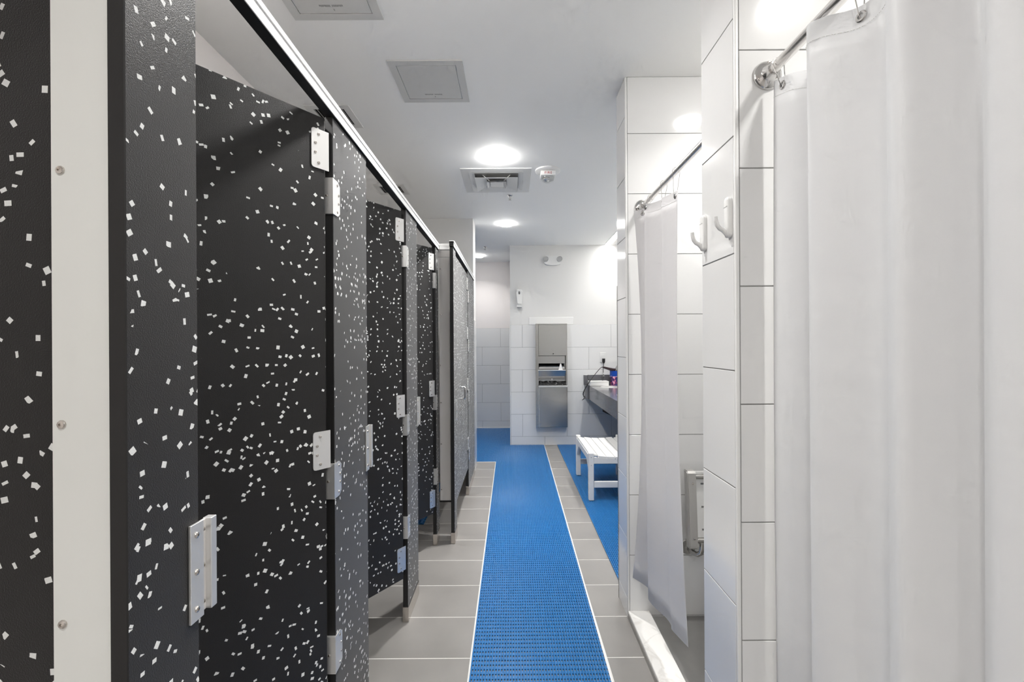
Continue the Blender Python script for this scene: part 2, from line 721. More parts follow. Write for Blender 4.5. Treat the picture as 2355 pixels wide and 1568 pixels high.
ceiling = struct('ceiling', B(-2.8, YB - 0.2, CEIL, XR + 0.2, YALC + 0.2, CEIL + 0.12), CEILM, label='plain white ceiling')
wall_left = struct('wall_left', B(XL - 0.12, YB, 0, XL, 4.93, CEIL), PAINT_PINK)
wall_behind = struct('wall_behind', B(XL - 0.12, YB - 0.12, 0, XR + 0.12, YB, CEIL), GREYW)
wall_right = struct('wall_right', B(XR, YB, 0, XR + 0.12, YFAR + 0.12, CEIL), PAINT)
wall_far = struct('wall_far', B(XJ + 0.009, YFAR + 0.008, 0, XR + 0.12, YALC, CEIL), PAINT)
wall_alcove = struct('wall_alcove', B(-2.8, YALC + 0.008, 0, XJ + 0.1, YALC + 0.12, CEIL), PAINT_PINK)
wall_alcove_side = struct('wall_alcove_side', B(-2.8, 4.93, 0, -2.7, YALC + 0.12, CEIL), PAINT)
XE = -0.412
wall_stub = struct('wall_stub', B(-2.8, 4.93, 0, XE - 0.009, 5.22, CEIL), PAINT)

# wainscot tiles
GB = lambda par, *a: obj('grout_bed', B(*a), GROUT, par)
GB(wall_far, XJ + 0.0095, YFAR + 0.0018, 0, XR, YFAR + 0.0085, WTOP)
tile_face(wall_far, 'Y', YFAR + 0.008, -1, XJ + 0.012, XR, 0, WTOP, ZROW, 0.142, first_even=0)
GB(wall_alcove, -2.7, YALC + 0.0018, 0, XJ, YALC + 0.0085, WTOP)
tile_face(wall_alcove, 'Y', YALC + 0.008, -1, -2.69, XJ, 0, WTOP, ZROW, -0.19, first_even=0)
GB(wall_far, XJ + 0.0018, YFAR + 0.002, 0, XJ + 0.0092, YALC, WTOP)
tile_face(wall_far, 'X', XJ + 0.008, -1, YFAR + 0.012, YALC, 0, WTOP, ZROW, 6.6)
obj('corner_trim', B(XJ - 0.001, YFAR - 0.001, 0, XJ + 0.011, YFAR + 0.011, WTOP, bevel=0.004, seg=3), CTRIM, wall_far, True)
GB(wall_stub, XE - 0.0095, 4.94, 0, XE - 0.0018, 5.215, WTOP)
tile_face(wall_stub, 'X', XE - 0.008, 1, 4.945, 5.21, 0, WTOP, ZROW, 4.2, bond=False)
obj('corner_trim', B(XE - 0.011, 4.929, 0, XE + 0.001, 4.944, WTOP, bevel=0.005, seg=3), CTRIM, wall_stub, True)
obj('corner_trim', B(XE - 0.011, 5.211, 0, XE + 0.001, 5.226, WTOP, bevel=0.005, seg=3), CTRIM, wall_stub, True)
obj('upper_panel', B(XE - 0.012, 4.9292, WTOP, XE - 0.004, 5.2208, CEIL), PAINT, wall_stub)

# shower partitions
PX = 0.583
ZP = 0.0143
PARTS = [(1.184, 1.395, 'wall_shower_near'), (2.322, 2.515, 'wall_shower_far'), (-0.17, 0.0, 'wall_shower_entry')]
for (y0, y1, nm) in PARTS:
    w = struct(nm, B(PX + 0.002, y0 + 0.002, 0, XR, y1 - 0.002, CEIL), GROUT)
    tile_face(w, 'X', PX + 0.008, -1, y0 + 0.0085, y1 - 0.002, 0, CEIL, 0.1, 0.0, pitch=9, bond=False, zp=0.3076)
    tile_face(w, 'Y', y0 + 0.008, -1, PX + 0.0105, XR, 0, CEIL, ZP, 1.21, bond=False)
    tile_face(w, 'Y', y1 - 0.008, 1, PX + 0.004, XR, 0, CEIL, ZP, 1.21, bond=False)
    obj('corner_trim', B(PX - 0.0005, y0 - 0.0005, 0, PX + 0.0105, y0 + 0.0088, CEIL, bevel=0.003, seg=3), CTRIM, w, True)
    if y0 > 2:
        obj('edge_strip', B(PX - 0.002, y1 - 0.002, 0, PX + 0.004, y1 + 0.004, 1.72), STEEL, w)
# tiles on the shower side of the right wall
for (a, b) in ((1.395, 2.322), (0.0, 1.184)):
    GB(wall_right, XR - 0.003, a, 0, XR, b, CEIL)
    tile_face(wall_right, 'X', XR, -1, a, b, 0, CEIL, ZP, a + 0.48, bond=False)

# shower floors and kerbs
for n, (a, b) in enumerate(((1.395, 2.322), (0.0, 1.184))):
    sf = struct('floor_shower_%d' % (n + 1), B(0.69, a, -0.003, XR - 0.008, b, 0.008), FGROUT)
    for (u0, u1) in ((0.69, 1.03), (1.034, 1.6)):
        for (v0, v1) in ((a + 0.002, a + 0.44), (a + 0.443, b - 0.002)):
            tile(sf, u0, v0, 0.004, u1, v1, 0.012, STILE, 0.0008)
    kb = struct('trim_kerb_%d' % (n + 1), B(0.583, a, 0.0, 0.598, b, 0.026), FTILE)
    obj('threshold', B(0.585, a + 0.001, 0.0262, 0.693, b - 0.001, 0.040, bevel=0.002), MARBLE, kb)

# white edging beside the floor mats
for n, (f, s) in enumerate(((MATL, -1), (MATR, 1))):
    bm = bmesh.new()
    w = 0.0075
    ya, yb = (0.9, 5.41) if s < 0 else (0.9, YFAR)
    prism(bm, [(f(ya), ya), (f(ya) + s * w, ya), (f(yb) + s * w, yb), (f(yb), yb)], 'Z', -0.001, 0.004)
    struct('trim_%d' % (n + 1), bm, CTRIM)
struct('trim_3', B(-0.42, 5.402, -0.001, MATL(5.41), 5.41, 0.004), CTRIM)
struct('trim_4', B(-0.60, YALC - 0.012, 0, XJ - 0.002, YALC, 0.012), CTRIM)

# ------------------------------------------------------------------ stall block along the left
X0, TH = -0.533, 0.025
ZT, ZB = 2.087, 0.235


def hinge_bracket(root, xo, yo, z0, z1, group=None):
    """folded aluminium bracket round the near edge of a pilaster (world coordinates)"""
    t = 0.003
    bm = bmesh.new()
    box(bm, xo - TH - 0.004, yo - t - 0.006, z0, xo + t, yo - 0.0005, z1)
    o = obj('hinge_bracket', bm, ALU, root)
    bm = bmesh.new()
    c = 0.012
    prism(bm, [(yo - 0.006, z0 + 0.0005), (yo + 0.030, z0 + 0.0005), (yo + 0.046, z0 + c), (yo + 0.046, z1 - c), (yo + 0.030, z1 - 0.0005), (yo - 0.006, z1 - 0.0005)], 'X', xo + 0.0003, xo + t)
    obj('leaf', bm, ALU, o)
    off = root_offset(root)
    h = z1 - z0
    for dz, dy in ((0.12, 0.026), (0.38, 0.036), (0.62, 0.036), (0.88, 0.026)):
        screw(o, Vector((xo + t, yo + dy, z0 + h * dz)) - off, 0.0042)
    screw(o, Vector((xo - 0.016, yo - t - 0.006, z0 + h * 0.5)) - off, 0.0036, (0, 0, -math.pi / 2))
    return o


def strike(root, xo, yf, z0=0.945, z1=1.108):
    bm = bmesh.new()
    box(bm, xo + 0.0003, yf - 0.026, z0, xo + 0.0045, yf + 0.006, z1, bevel=0.0007)
    o = obj('strike_plate', bm, ALU, root)
    obj('channel', B(xo - 0.006, yf + 0.006, z0 + 0.004, xo - 0.001, yf + 0.018, z1 - 0.004), CHAN, o)
    obj('keeper_bar', B(xo - 0.006, yf + 0.018, z0 + 0.004, xo + 0.009, yf + 0.033, z1 - 0.002, bevel=0.0008), ALU, o)
    off = root_offset(root)
    for k in (0.12, 0.5, 0.88):
        screw(o, Vector((xo + 0.0045, yf - 0.012, z0 + (z1 - z0) * k)) - off, 0.0052)
        screw(o, Vector((xo - 0.001, yf + 0.012, z0 + (z1 - z0) * k)) - off, 0.0038)
    return o


def pilaster(xo, y0, y1, label, hinges=True, strikes=True, zt=ZT, shoe=True, group='black speckled stall pilasters'):
    r = thing('stall_pilaster', label, 'pilaster', (xo - TH / 2, (y0 + y1) / 2, 0), group=group)
    bm = bmesh.new()
    box(bm, xo - TH, y0, 0.055, xo, y1, zt, bevel=0.0015)
    p = obj('panel', bm, [HDPE, HEDGE], r)
    for f in p.data.polygons:
        if abs(f.normal.y) > 0.7 or abs(f.normal.z) > 0.7:
            f.material_index = 1
    if shoe:
        bm = bmesh.new()
        box(bm, xo - TH - 0.003, y0 - 0.003, 0, xo + 0.003, y1 + 0.003, 0.078, bevel=0.002)
        obj('shoe', bm, SHOE, r)
    if hinges:
        for (a, b) in ((1.795, 1.902), (0.945, 1.050), (0.425, 0.535)):
            hinge_bracket(r, xo, y0, a, b)
    if strikes:
        strike(r, xo, y1)
    return r


P1 = (0.6286, 0.772)
P2 = (1.3624, 1.673)
P3 = (2.300, 2.559)
P4 = (3.180, 3.300)
pilaster(X0, *P1, label='narrow black speckled stall pilaster nearest the camera beside the white filler strip', hinges=False)
pilaster(X0, *P2, label='wide black speckled stall pilaster between the first and second ajar doors')
pilaster(X0, *P3, label='black speckled stall pilaster between the second and third ajar doors')
pilaster(X0, *P4, label='slim black speckled stall pilaster beside the beige filler panel', strikes=False)


def door_panel(bm, w, z0, z1):
    """door in its own frame: hinge edge at y=0, free edge at y=-w, outer face at x=0"""
    box(bm, -TH, -w, z0, 0, -0.004, z1, bevel=0.0015)
    return bm


def paint_edges(o):
    for f in o.data.polygons:
        if abs(f.normal.y) > 0.7 or abs(f.normal.z) > 0.7:
            f.material_index = 1


def stall_door(yh, w, ang, label, xo=X0):
    r = thing('stall_door', label, 'door', (xo - 0.014, yh - 0.018, 0), -math.radians(ang), 'ajar speckled stall doors')
    p = obj('door_panel', door_panel(bmesh.new(), w, ZB - 0.004, 2.072), [HDPE, HEDGE], r, world=False)
    paint_edges(p)
    for (a, b) in ((1.918, 2.032), (1.042, 1.152), (0.275, 0.392)):
        bm = bmesh.new()
        prism(bm, rrect(-0.046, a, 0.008, b, 0.008, (1, 0, 0, 1)), 'X', 0.0003, 0.0032)
        hp = obj('hinge_plate', bm, ALU, r, world=False)
        h = b - a
        for dz, dy in ((0.14, -0.024), (0.39, -0.034), (0.63, -0.034), (0.87, -0.024)):
            screw(hp, (0.0032, dy, a + h * dz), 0.0044)
    # latch knob at the free edge
    bm = bmesh.new()
    box(bm, 0.0003, -w + 0.012, 0.97, 0.004, -w + 0.062, 1.09, bevel=0.001)
    lt = obj('latch_plate', bm, ALU, r, world=False)
    bm = bmesh.new()
    lathe(bm, [(0.014, 0.004), (0.013, 0.014), (0.018, 0.022), (0.017, 0.03), (0, 0.032)], 'X', (0, -w + 0.037, 1.03), 14)
    obj('latch_knob', bm, CHROME, lt, True, world=False)
    return r


stall_door(P2[0], 0.575, 36.5, 'black speckled stall door standing ajar nearest the camera')
stall_door(P3[0], 0.61, 34.0, 'black speckled stall door standing ajar in the middle of the row')
stall_door(P4[0], 0.605, 32.0, 'black speckled stall door standing ajar next to the beige filler panel')

# near panel, filler strips
XN = -0.642
r = thing('filler_strip', 'pale metal filler strip with screws nearest the camera', 'filler strip', (-0.6, 0.636, 0.26), group='metal filler strips')
obj('strip', B(XN + 0.0005, 0.634, 0.26, X0 - TH - 0.0005, 0.640, ZT, bevel=0.0008), PALE, r)
off = root_offset(r)
for z in (0.44, 0.72, 1.018, 1.296, 1.650, 1.93):
    screw(r, Vector((XN + 0.0145, 0.634, z)) - off, 0.0062, (0, 0, -math.pi / 2))

X2 = -0.41
r = thing('filler_strip', 'tall beige metal filler panel between the two stall blocks', 'filler strip', (-0.475, 3.305, 0.26), group='metal filler strips')
obj('strip', B(X0 + 0.006, 3.302, 0.27, X2 - TH - 0.001, 3.312, 2.03, bevel=0.001), CHAN, r)
obj('angle', B(X0 - 0.010, 3.3005, 0.255, X0 - 0.002, 3.31, 2.05, bevel=0.001), ALU, r)
obj('top_channel', B(X0 - 0.002, 3.302, 2.035, X2 - TH - 0.001, 3.315, 2.083, bevel=0.001), CHAN, r)
obj('foot', B(X0 + 0.002, 3.301, 0.258, X2 - TH - 0.003, 3.316, 0.2695), HEDGE, r)
off = root_offset(r)
for z in (0.35, 0.68, 0.98, 1.25, 1.62, 1.95):
    screw(r, Vector((X0 + 0.016, 3.302, z)) - off, 0.0048, (0, 0, -math.pi / 2))

# head rails


def headrail(name, x_in, x_out, y0, y1, label, along='Y'):
    r = thing(name, label, 'rail', ((x_in + x_out) / 2, (y0 + y1) / 2, ZT), group='aluminium stall head rails')
    z0, z1 = ZT + 0.0005, ZT + 0.039
    if along == 'Y':
        obj('rail', B(x_in, y0, z0 + 0.002, x_out - 0.002, y1, z1 - 0.001), HEDGE, r)
        obj('face', B(x_out - 0.0018, y0, z0 + 0.001, x_out + 0.001, y1, z1 - 0.012, bevel=0.0005), ALU_W, r)
        obj('top_lip', B(x_in, y0, z1 - 0.0118, x_out + 0.004, y1, z1 + 0.003, bevel=0.001), ALU_W, r)
    else:
        obj('rail', B(x_in, y0 + 0.002, z0 + 0.002, x_out, y1, z1 - 0.001), HEDGE, r)
        obj('face', B(x_in, y0, z0 + 0.001, x_out, y0 + 0.0018, z1 - 0.012, bevel=0.0005), ALU_W, r)
        obj('top_lip', B(x_in, y0 - 0.003, z1 - 0.0118, x_out, y1, z1 + 0.003, bevel=0.001), ALU_W, r)
    return r


headrail('head_rail', -0.557, -0.526, -0.3, 3.325, 'long white aluminium head rail above the three ajar stall doors')
headrail('head_rail', -0.5215, -0.4385, 3.294, 3.322, 'short aluminium head rail above the beige filler panel', 'X')
headrail('head_rail', X2 - 0.026, X2 + 0.006, 3.19, 4.926, 'aluminium head rail above the closed far stall door')

# far block: pilasters and wide closed door
pilaster(X2, 3.200, 3.335, label='black speckled pilaster where the far stall block begins', hinges=False, strikes=False, zt=2.086)
pB = pilaster(X2, 4.235, 4.922, label='black speckled pilaster meeting the white wall end', hinges=False, strikes=False)
r = thing('stall_door', 'closed wide black speckled stall door in the far block', 'door', (X2 - 0.004, 4.225, 0))
p = obj('door_panel', B(X2 - 0.002 - TH, 3.352, 0.255, X2 - 0.002, 4.224, 2.05, bevel=0.0015), [HDPE, HEDGE], r)
paint_edges(p)
bm = bmesh.new()
hp = [(X2 - 0.002, 3.62, 1.063), (X2 + 0.028, 3.62, 1.063), (X2 + 0.036, 3.62, 1.055), (X2 + 0.036, 3.62, 0.978), (X2 + 0.028, 3.62, 0.97), (X2 - 0.002, 3.62, 0.97)]
tube(bm, hp, 0.006, 8)
obj('pull_handle', bm, CHROME, r, True)
for z1 in (2.012, 1.557, 1.090, 0.545):
    h = obj('hinge_plate', B(X2 - 0.001, 4.14, z1 - 0.108, X2 + 0.003, 4.222, z1, bevel=0.001), ALU, r)
    off = root_offset(r)
    for k in (0.014, 0.04, 0.066, 0.094):
        screw(h, Vector((X2 + 0.003, 4.165, z1 - k)) - off, 0.0045)
    hb = obj('hinge_bracket', B(X2 + 0.0004, 4.229, z1 - 0.222, X2 + 0.0045, 4.29, z1 - 0.112, bevel=0.001), ALU, pB)
    for k in (0.125, 0.15, 0.18, 0.208):
        screw(hb, Vector((X2 + 0.0045, 4.27, z1 - k)) - root_offset(pB), 0.0045)
r = thing('strike_plate', 'aluminium latch strike on the edge of the far stall pilaster', 'strike plate', (X2, 3.34, 0.85))
obj('plate', B(X2 + 0.0004, 3.312, 0.845, X2 + 0.004, 3.340, 1.0, bevel=0.0007), ALU, r)
for z in (0.865, 0.92, 0.98):
    screw(r, Vector((X2 + 0.004, 3.325, z)) - root_offset(r), 0.0045)

# dividing panels inside the stalls
for (y, lab) in ((0.6535, 'black speckled panel cut by the left edge of the photo behind the pale metal strip'), (1.518, 'speckled dividing panel behind the wide pilaster'),
                 (2.43, 'speckled dividing panel between the second and third stalls'), (3.345, 'speckled dividing panel behind the beige filler panel')):
    r = thing('dividing_panel', lab, 'panel', (-0.9545, y, 0.3), group='stall dividing panels')
    bm = bmesh.new()
    # built in its own frame: plane local Y-Z, then turned
    box(bm, -0.0125, -0.39, 0.0, 0.0125, 0.39, 1.77, bevel=0.0015)
    p = obj('panel', bm, [HDPE, HEDGE], r, world=False)
    paint_edges(p)
    r.rotation_euler = (0, 0, math.pi / 2)
    for z in (0.25, 1.45):
        b = obj('wall_bracket', B(-0.0165, 0.36, z, -0.0128, 0.404, z + 0.06), ALU, r, world=False)

# ------------------------------------------------------------------ blue floor mats


def rib_mat(name, label, patches, group='blue ribbed floor mats', pitch=0.0122, cp=0.0286):
    """patches: (xl(y), xr(y), y0, y1). Long ribs over crosswise bars."""
    r = thing(name, label, 'mat', ((patches[0][0](patches[0][2]) + patches[0][1](patches[0][2])) / 2, (patches[0][2] + patches[0][3]) / 2, 0), group=group)
    off = root_offset(r)
    V, F = [], []
    V2, F2 = [], []

    def bar(V, F, a, b, c, d, z0, z1, ch):
        # a,b near end left/right; c,d far end left/right (x,y) with a chamfered top
        i = len(V)
        for (l, rr) in ((a, b), (c, d)):
            lx, ly = l
            rx, ry = rr
            dx, dy = (rx - lx), (ry - ly)
            n = math.hypot(dx, dy)
            ux, uy = dx / n * ch, dy / n * ch
            V += [(lx, ly, z0), (lx, ly, z1 - ch), (lx + ux, ly + uy, z1), (rx - ux, ry - uy, z1), (rx, ry, z1 - ch), (rx, ry, z0)]
        for k in range(5):
            F.append((i + k, i + k + 1, i + 7 + k, i + 6 + k))
        F.append((i, i + 1, i + 2, i + 3, i + 4, i + 5))
        F.append((i + 11, i + 10, i + 9, i + 8, i + 7, i + 6))
    for (fl, fr, y0, y1) in patches:
        w = fr(y0) - fl(y0)
        n = max(2, round(w / pitch))
        for k in range(n):
            u0, u1 = (k + 0.0) / n, (k + 0.5) / n
            A = lambda u, y: (fl(y) + (fr(y) - fl(y)) * u - off.x, y - off.y)
            bar(V, F, A(u0, y0), A(u1, y0), A(u0, y1), A(u1, y1), 0.0058, 0.0125, 0.0018)
        y = y0
        while y + 0.016 < y1:
            l0, l1 = fl(y) - off.x, fr(y) - off.x
            bar(V2, F2, (l0, y + 0.0165 - off.y), (l0, y - off.y), (l1, y + 0.0165 - off.y), (l1, y - off.y), 0.0005, 0.0060, 0.0016)
            y += cp
    for nm, (vv, ff) in (('ribs', (V, F)), ('cross_bars', (V2, F2))):
        me = bpy.data.meshes.new(nm)
        me.from_pydata(vv, [], ff)
        me.materials.append(BLUE)
        me.validate()
        bm = bmesh.new()
        bm.from_mesh(me)
        bmesh.ops.recalc_face_normals(bm, faces=bm.faces)
        bm.to_mesh(me)
        bm.free()
        o = link(nm, me, r)
        o['kind'] = 'stuff'
    return r


c_ = lambda v: (lambda y: v)
rib_mat('ribbed_runner', 'long blue ribbed runner mat down the middle of the aisle',
        [(lambda y: MATL(y) + 0.001, lambda y: MATR(y) - 0.001, 0.9, YFAR - 0.004)])
rib_mat('ribbed_mat', 'blue ribbed mat filling the far alcove beside the white wall end',
        [(c_(-2.2), lambda y: MATL(5.4) - 0.001, 5.414, YALC - 0.014), (lambda y: MATL(5.4) + 0.001, c_(XJ - 0.004), YFAR + 0.002, YALC - 0.014)])
rib_mat('ribbed_mat', 'blue ribbed mat under the white bench beside the sink counter',
        [(lambda y: 0.622 - 0.0015 * (y - 2.5), c_(1.58), 2.50, YFAR - 0.004)])
rib_mat('ribbed_mat', 'blue ribbed mat glimpsed below the third stall door',
        [(c_(-1.33), c_(-0.695), 3.545, 4.6)], pitch=0.03)

# ------------------------------------------------------------------ ceiling fittings
for (x, y, wt, lab) in DOWNLIGHTS:
    r = thing('downlight', lab, 'downlight', (x, y, CEIL - 0.001), group='round recessed downlights')
    bm = bmesh.new()
    lathe(bm, [(0.0738, -0.001), (0.0745, -0.0055), (0.082, -0.003), (0.0825, 0.0)], 'Z', (0, 0, 0), 32)
    obj('trim_ring', bm, WPLAS, r, True, world=False)
    bm = bmesh.new()
    lathe(bm, [(0.0, -0.026), (0.05, -0.0255), (0.066, -0.022), (0.0725, -0.014), (0.0735, -0.0062)], 'Z', (0, 0, 0), 32)
    obj('lens', bm, opal(wt), r, True, world=False)
    area_light('lamp', (0, 0, -0.0275), 'DISK', 0.12, 0.12, wt * 0.78, parent=r, spread=SPREAD)

# linear light over the counter
r = thing('linear_light', 'narrow linear ceiling light over the sink counter', 'light', (1.325, 4.6, CEIL - 0.001))
for nm, a, m in (('trim', (1.276, 3.0, CEIL - 0.006, 1.285, 6.245, CEIL - 0.0005), WPLAS), ('trim', (1.365, 3.0, CEIL - 0.006, 1.374, 6.245, CEIL - 0.0005), WPLAS)):
    obj(nm, B(*a), m, r)
obj('lens', B(1.285, 3.0, CEIL - 0.004, 1.365, 6.24, CEIL - 0.0005), LENS, r)
area_light('lamp', (0, 0, -0.008), 'RECTANGLE', 0.075, 3.2, STRIP_W, parent=r, spread=105)

# access panels


def access_panel(x0, y0, x1, y1, label, n_words):
    r = thing('ceiling_access_panel', label, 'access panel', ((x0 + x1) / 2, (y0 + y1) / 2, CEIL), group='ceiling access panels')
    z = CEIL
    f = 0.035
    bm = bmesh.new()
    box(bm, x0, y0, z - 0.006, x0 + f, y1, z - 0.0004)
    box(bm, x1 - f, y0, z - 0.006, x1, y1, z - 0.0004)
    box(bm, x0 + f, y0, z - 0.006, x1 - f, y0 + f, z - 0.0004)
    box(bm, x0 + f, y1 - f, z - 0.006, x1 - f, y1, z - 0.0004)
    obj('frame', bm, HATCH, r)
    obj('door_panel', B(x0 + f + 0.003, y0 + f + 0.003, z - 0.005, x1 - f - 0.003, y1 - f - 0.003, z - 0.0006, bevel=0.001), HATCH, r)
    bm = bmesh.new()
    xx = (x0 + x1) / 2 - 0.052
    yy = y1 - f - 0.05
    for w in n_words:
        for k in range(w):
            wd = random.choice((0.0035, 0.0045, 0.0045, 0.005))
            box(bm, xx, yy, z - 0.0056, xx + wd, yy + random.choice((0.008, 0.010, 0.010)), z - 0.0049)
            xx += wd + 0.0016
        xx += 0.006
    obj('faint_lettering', bm, GREYINK, r)
    obj('latch_slot', B((x0 + x1) / 2 - 0.002, y1 - f - 0.028, z - 0.0056, (x0 + x1) / 2 + 0.002, y1 - f - 0.018, z - 0.0049), GREYINK, r)


access_panel(-0.592, 2.172, -0.23, 2.5455, 'square grey ceiling access panel in the middle of the ceiling', (8, 7))
access_panel(-0.894, 1.52, -0.526, 1.896, 'square grey ceiling access panel cut by the top of the photo', (8, 7))


def ceiling_vent(x0, y0, x1, y1, label):
    r = thing('ceiling_vent', label, 'vent', ((x0 + x1) / 2, (y0 + y1) / 2, CEIL), group='louvred ceiling vents')
    z = CEIL
    f = 0.040
    bm = bmesh.new()
    for a in ((x0, y0, x0 + f, y1), (x1 - f, y0, x1, y1), (x0 + f, y0, x1 - f, y0 + f), (x0 + f, y1 - f, x1 - f, y1)):
        box(bm, a[0], a[1], z - 0.006, a[2], a[3], z - 0.0004)
    obj('frame', bm, OFFW, r)
    obj('duct_shade_plate', B(x0 + f, y0 + f, z - 0.0012, x1 - f, y1 - f, z - 0.0005), DARK, r)  # flat black plate, painted-in shade of the duct behind the slats
    n = 11
    w = (x1 - x0 - 2 * f) / n
    for k in range(n):
        xa = x0 + f + k * w
        bm = bmesh.new()
        prism(bm, [(xa + 0.0005, z - 0.0014), (xa + 0.0035, z - 0.0014), (xa + 0.0085, z - 0.0065), (xa + 0.0055, z - 0.0065)], 'Y', y0 + f, y1 - f)
        obj('slat', bm, LOUV, r)


ceiling_vent(-1.174, 2.573, -0.919, 2.841, 'square louvred ceiling vent above the first stall door')
ceiling_vent(-1.172, 3.86, -0.913, 4.11, 'square louvred ceiling vent above the farther stall')

# square cone air diffuser
dx0, dx1, dy0, dy1 = -0.396, 0.160, 3.525, 4.058
r = thing('air_diffuser', 'square stepped cone air diffuser in the ceiling', 'diffuser', ((dx0 + dx1) / 2, (dy0 + dy1) / 2, CEIL))
cx, cy = (dx0 + dx1) / 2, (dy0 + dy1) / 2


def sq_ring(bm, h0, z0, h1, z1, t=0.002):
    """sloping square collar between half sizes h0 (height z0) and h1 (height z1)"""
    rings = []
    for h, z in ((h0, z0), (h1, z1), (h1 - t, z1 + t), (h0 - t, z0 + t)):
        rings.append([bm.verts.new((cx + sx * h, cy + sy * h, z)) for sx, sy in ((-1, -1), (1, -1), (1, 1), (-1, 1))])
    for a in range(4):
        A, C = rings[a], rings[(a + 1) % 4]
        for k in range(4):
            bm.faces.new((A[k], A[(k + 1) % 4], C[(k + 1) % 4], C[k]))
    return bm


obj('frame', sq_ring(sq_ring(bmesh.new(), 0.275, CEIL - 0.006, 0.215, CEIL - 0.008), 0.278, CEIL - 0.0005, 0.2755, CEIL - 0.006), OFFW, r)
obj('back_plate', B(cx - 0.21, cy - 0.21, CEIL - 0.003, cx + 0.21, cy + 0.21, CEIL - 0.0006), GREYP, r)  # dark grey plate, painted-in shade of the recess above the cones
obj('outer_cone', sq_ring(bmesh.new(), 0.214, CEIL - 0.010, 0.175, CEIL - 0.003), OFFW, r)
obj('middle_cone', sq_ring(bmesh.new(), 0.172, CEIL - 0.036, 0.082, CEIL - 0.012), OFFW, r)
obj('inner_cone', sq_ring(bmesh.new(), 0.080, CEIL - 0.038, 0.045, CEIL - 0.014), OFFW, r)
obj('centre_plate', B(cx - 0.055, cy - 0.055, CEIL - 0.033, cx + 0.055, cy + 0.055, CEIL - 0.029, bevel=0.002), OFFW, r)
bm = bmesh.new()
for s in (-1, 1):
    tube(bm, [(cx + s * 0.05, cy - 0.06, CEIL - 0.03), (cx + s * 0.11, cy - 0.14, CEIL - 0.004)], 0.003, 6)
    tube(bm, [(cx + s * 0.05, cy + 0.06, CEIL - 0.03), (cx + s * 0.11, cy + 0.14, CEIL - 0.004)], 0.003, 6)
obj('hanger', bm, OFFW, r)

# fire strobe
fx, fy = 0.288, 3.57
r = thing('fire_alarm_strobe', 'white round fire alarm strobe on the ceiling beside the diffuser', 'fire alarm', (fx, fy, CEIL))
bm = bmesh.new()
lathe(bm, [(0.0, -0.018), (0.085, -0.018), (0.098, -0.010), (0.1, -0.0005)], 'Z', (fx, fy, CEIL), 36)
obj('base', bm, WPLAS, r, True)
bm = bmesh.new()
box(bm, fx - 0.058, fy - 0.055, CEIL - 0.056, fx + 0.058, fy + 0.055, CEIL - 0.0185, bevel=0.006, seg=2)
obj('housing', bm, WPLAS, r, True)
bm = bmesh.new()
lathe(bm, [(0.052, -0.0565), (0.052, -0.066), (0.046, -0.082), (0.03, -0.092), (0.0, -0.095)], 'Z', (fx, fy, CEIL), 24)
obj('lens', bm, CLEAR, r, True)
bm = bmesh.new()
lathe(bm, [(0.02, -0.058), (0.02, -0.066), (0.008, -0.07), (0.008, -0.078), (0, -0.08)], 'Z', (fx - 0.01, fy, CEIL), 12)
obj('flash_tube', bm, CHROME, r, True)


def lettering(body, size, loc, rot, mat, parent, extrude=0.0004):
    cu = bpy.data.curves.new('lettering', 'FONT')
    cu.body = body
    cu.size = size
    cu.extrude = extrude
    cu.align_x = 'CENTER'
    cu.align_y = 'CENTER'
    cu.space_character = 1.25
    t = bpy.data.objects.new('lettering_source', cu)
    COL.objects.link(t)
    dg = bpy.context.evaluated_depsgraph_get()
    me = bpy.data.meshes.new_from_object(t.evaluated_get(dg))
    bpy.data.objects.remove(t)
    me.materials.clear()
    me.materials.append(mat)
    return link('lettering', me, parent, Vector(loc) - root_offset(parent), rot)


lettering('FIRE', 0.026, (fx, fy - 0.0556, CEIL - 0.039), (math.pi / 2, 0, 0), REDINK, r)

for (x, y, lab) in ((-0.011, 4.163, 'small sprinkler head just behind the air diffuser'), (-0.369, 6.37, 'small sprinkler head near the far alcove downlight')):
    r = thing('sprinkler_head', lab, 'sprinkler', (x, y, CEIL), group='ceiling sprinkler heads')
    bm = bmesh.new()
    lathe(bm, [(0.0, -0.012), (0.014, -0.012), (0.026, -0.004), (0.027, -0.0005)], 'Z', (x, y, CEIL), 16)
    obj('escutcheon', bm, CHROME, r, True)
    bm = bmesh.new()
    lathe(bm, [(0.008, -0.0125), (0.006, -0.02), (0.0035, -0.024), (0.0035, -0.042), (0, -0.0425)], 'Z', (x, y, CEIL), 10)
    for s in (-1, 1):
        tube(bm, [(x + s * 0.006, y, CEIL - 0.018), (x + s * 0.010, y, CEIL - 0.03), (x + s * 0.002, y, CEIL - 0.043)], 0.0016, 5)
    obj('frame_arms', bm, CHROME, r, True)
    bm = bmesh.new()
    lathe(bm, [(0.0, -0.043), (0.013, -0.0435), (0.014, -0.046), (0.0, -0.0465)], 'Z', (x, y, CEIL), 12)
    obj('deflector', bm, CHROME, r, True)

# ------------------------------------------------------------------ far wall fittings
YW = YFAR
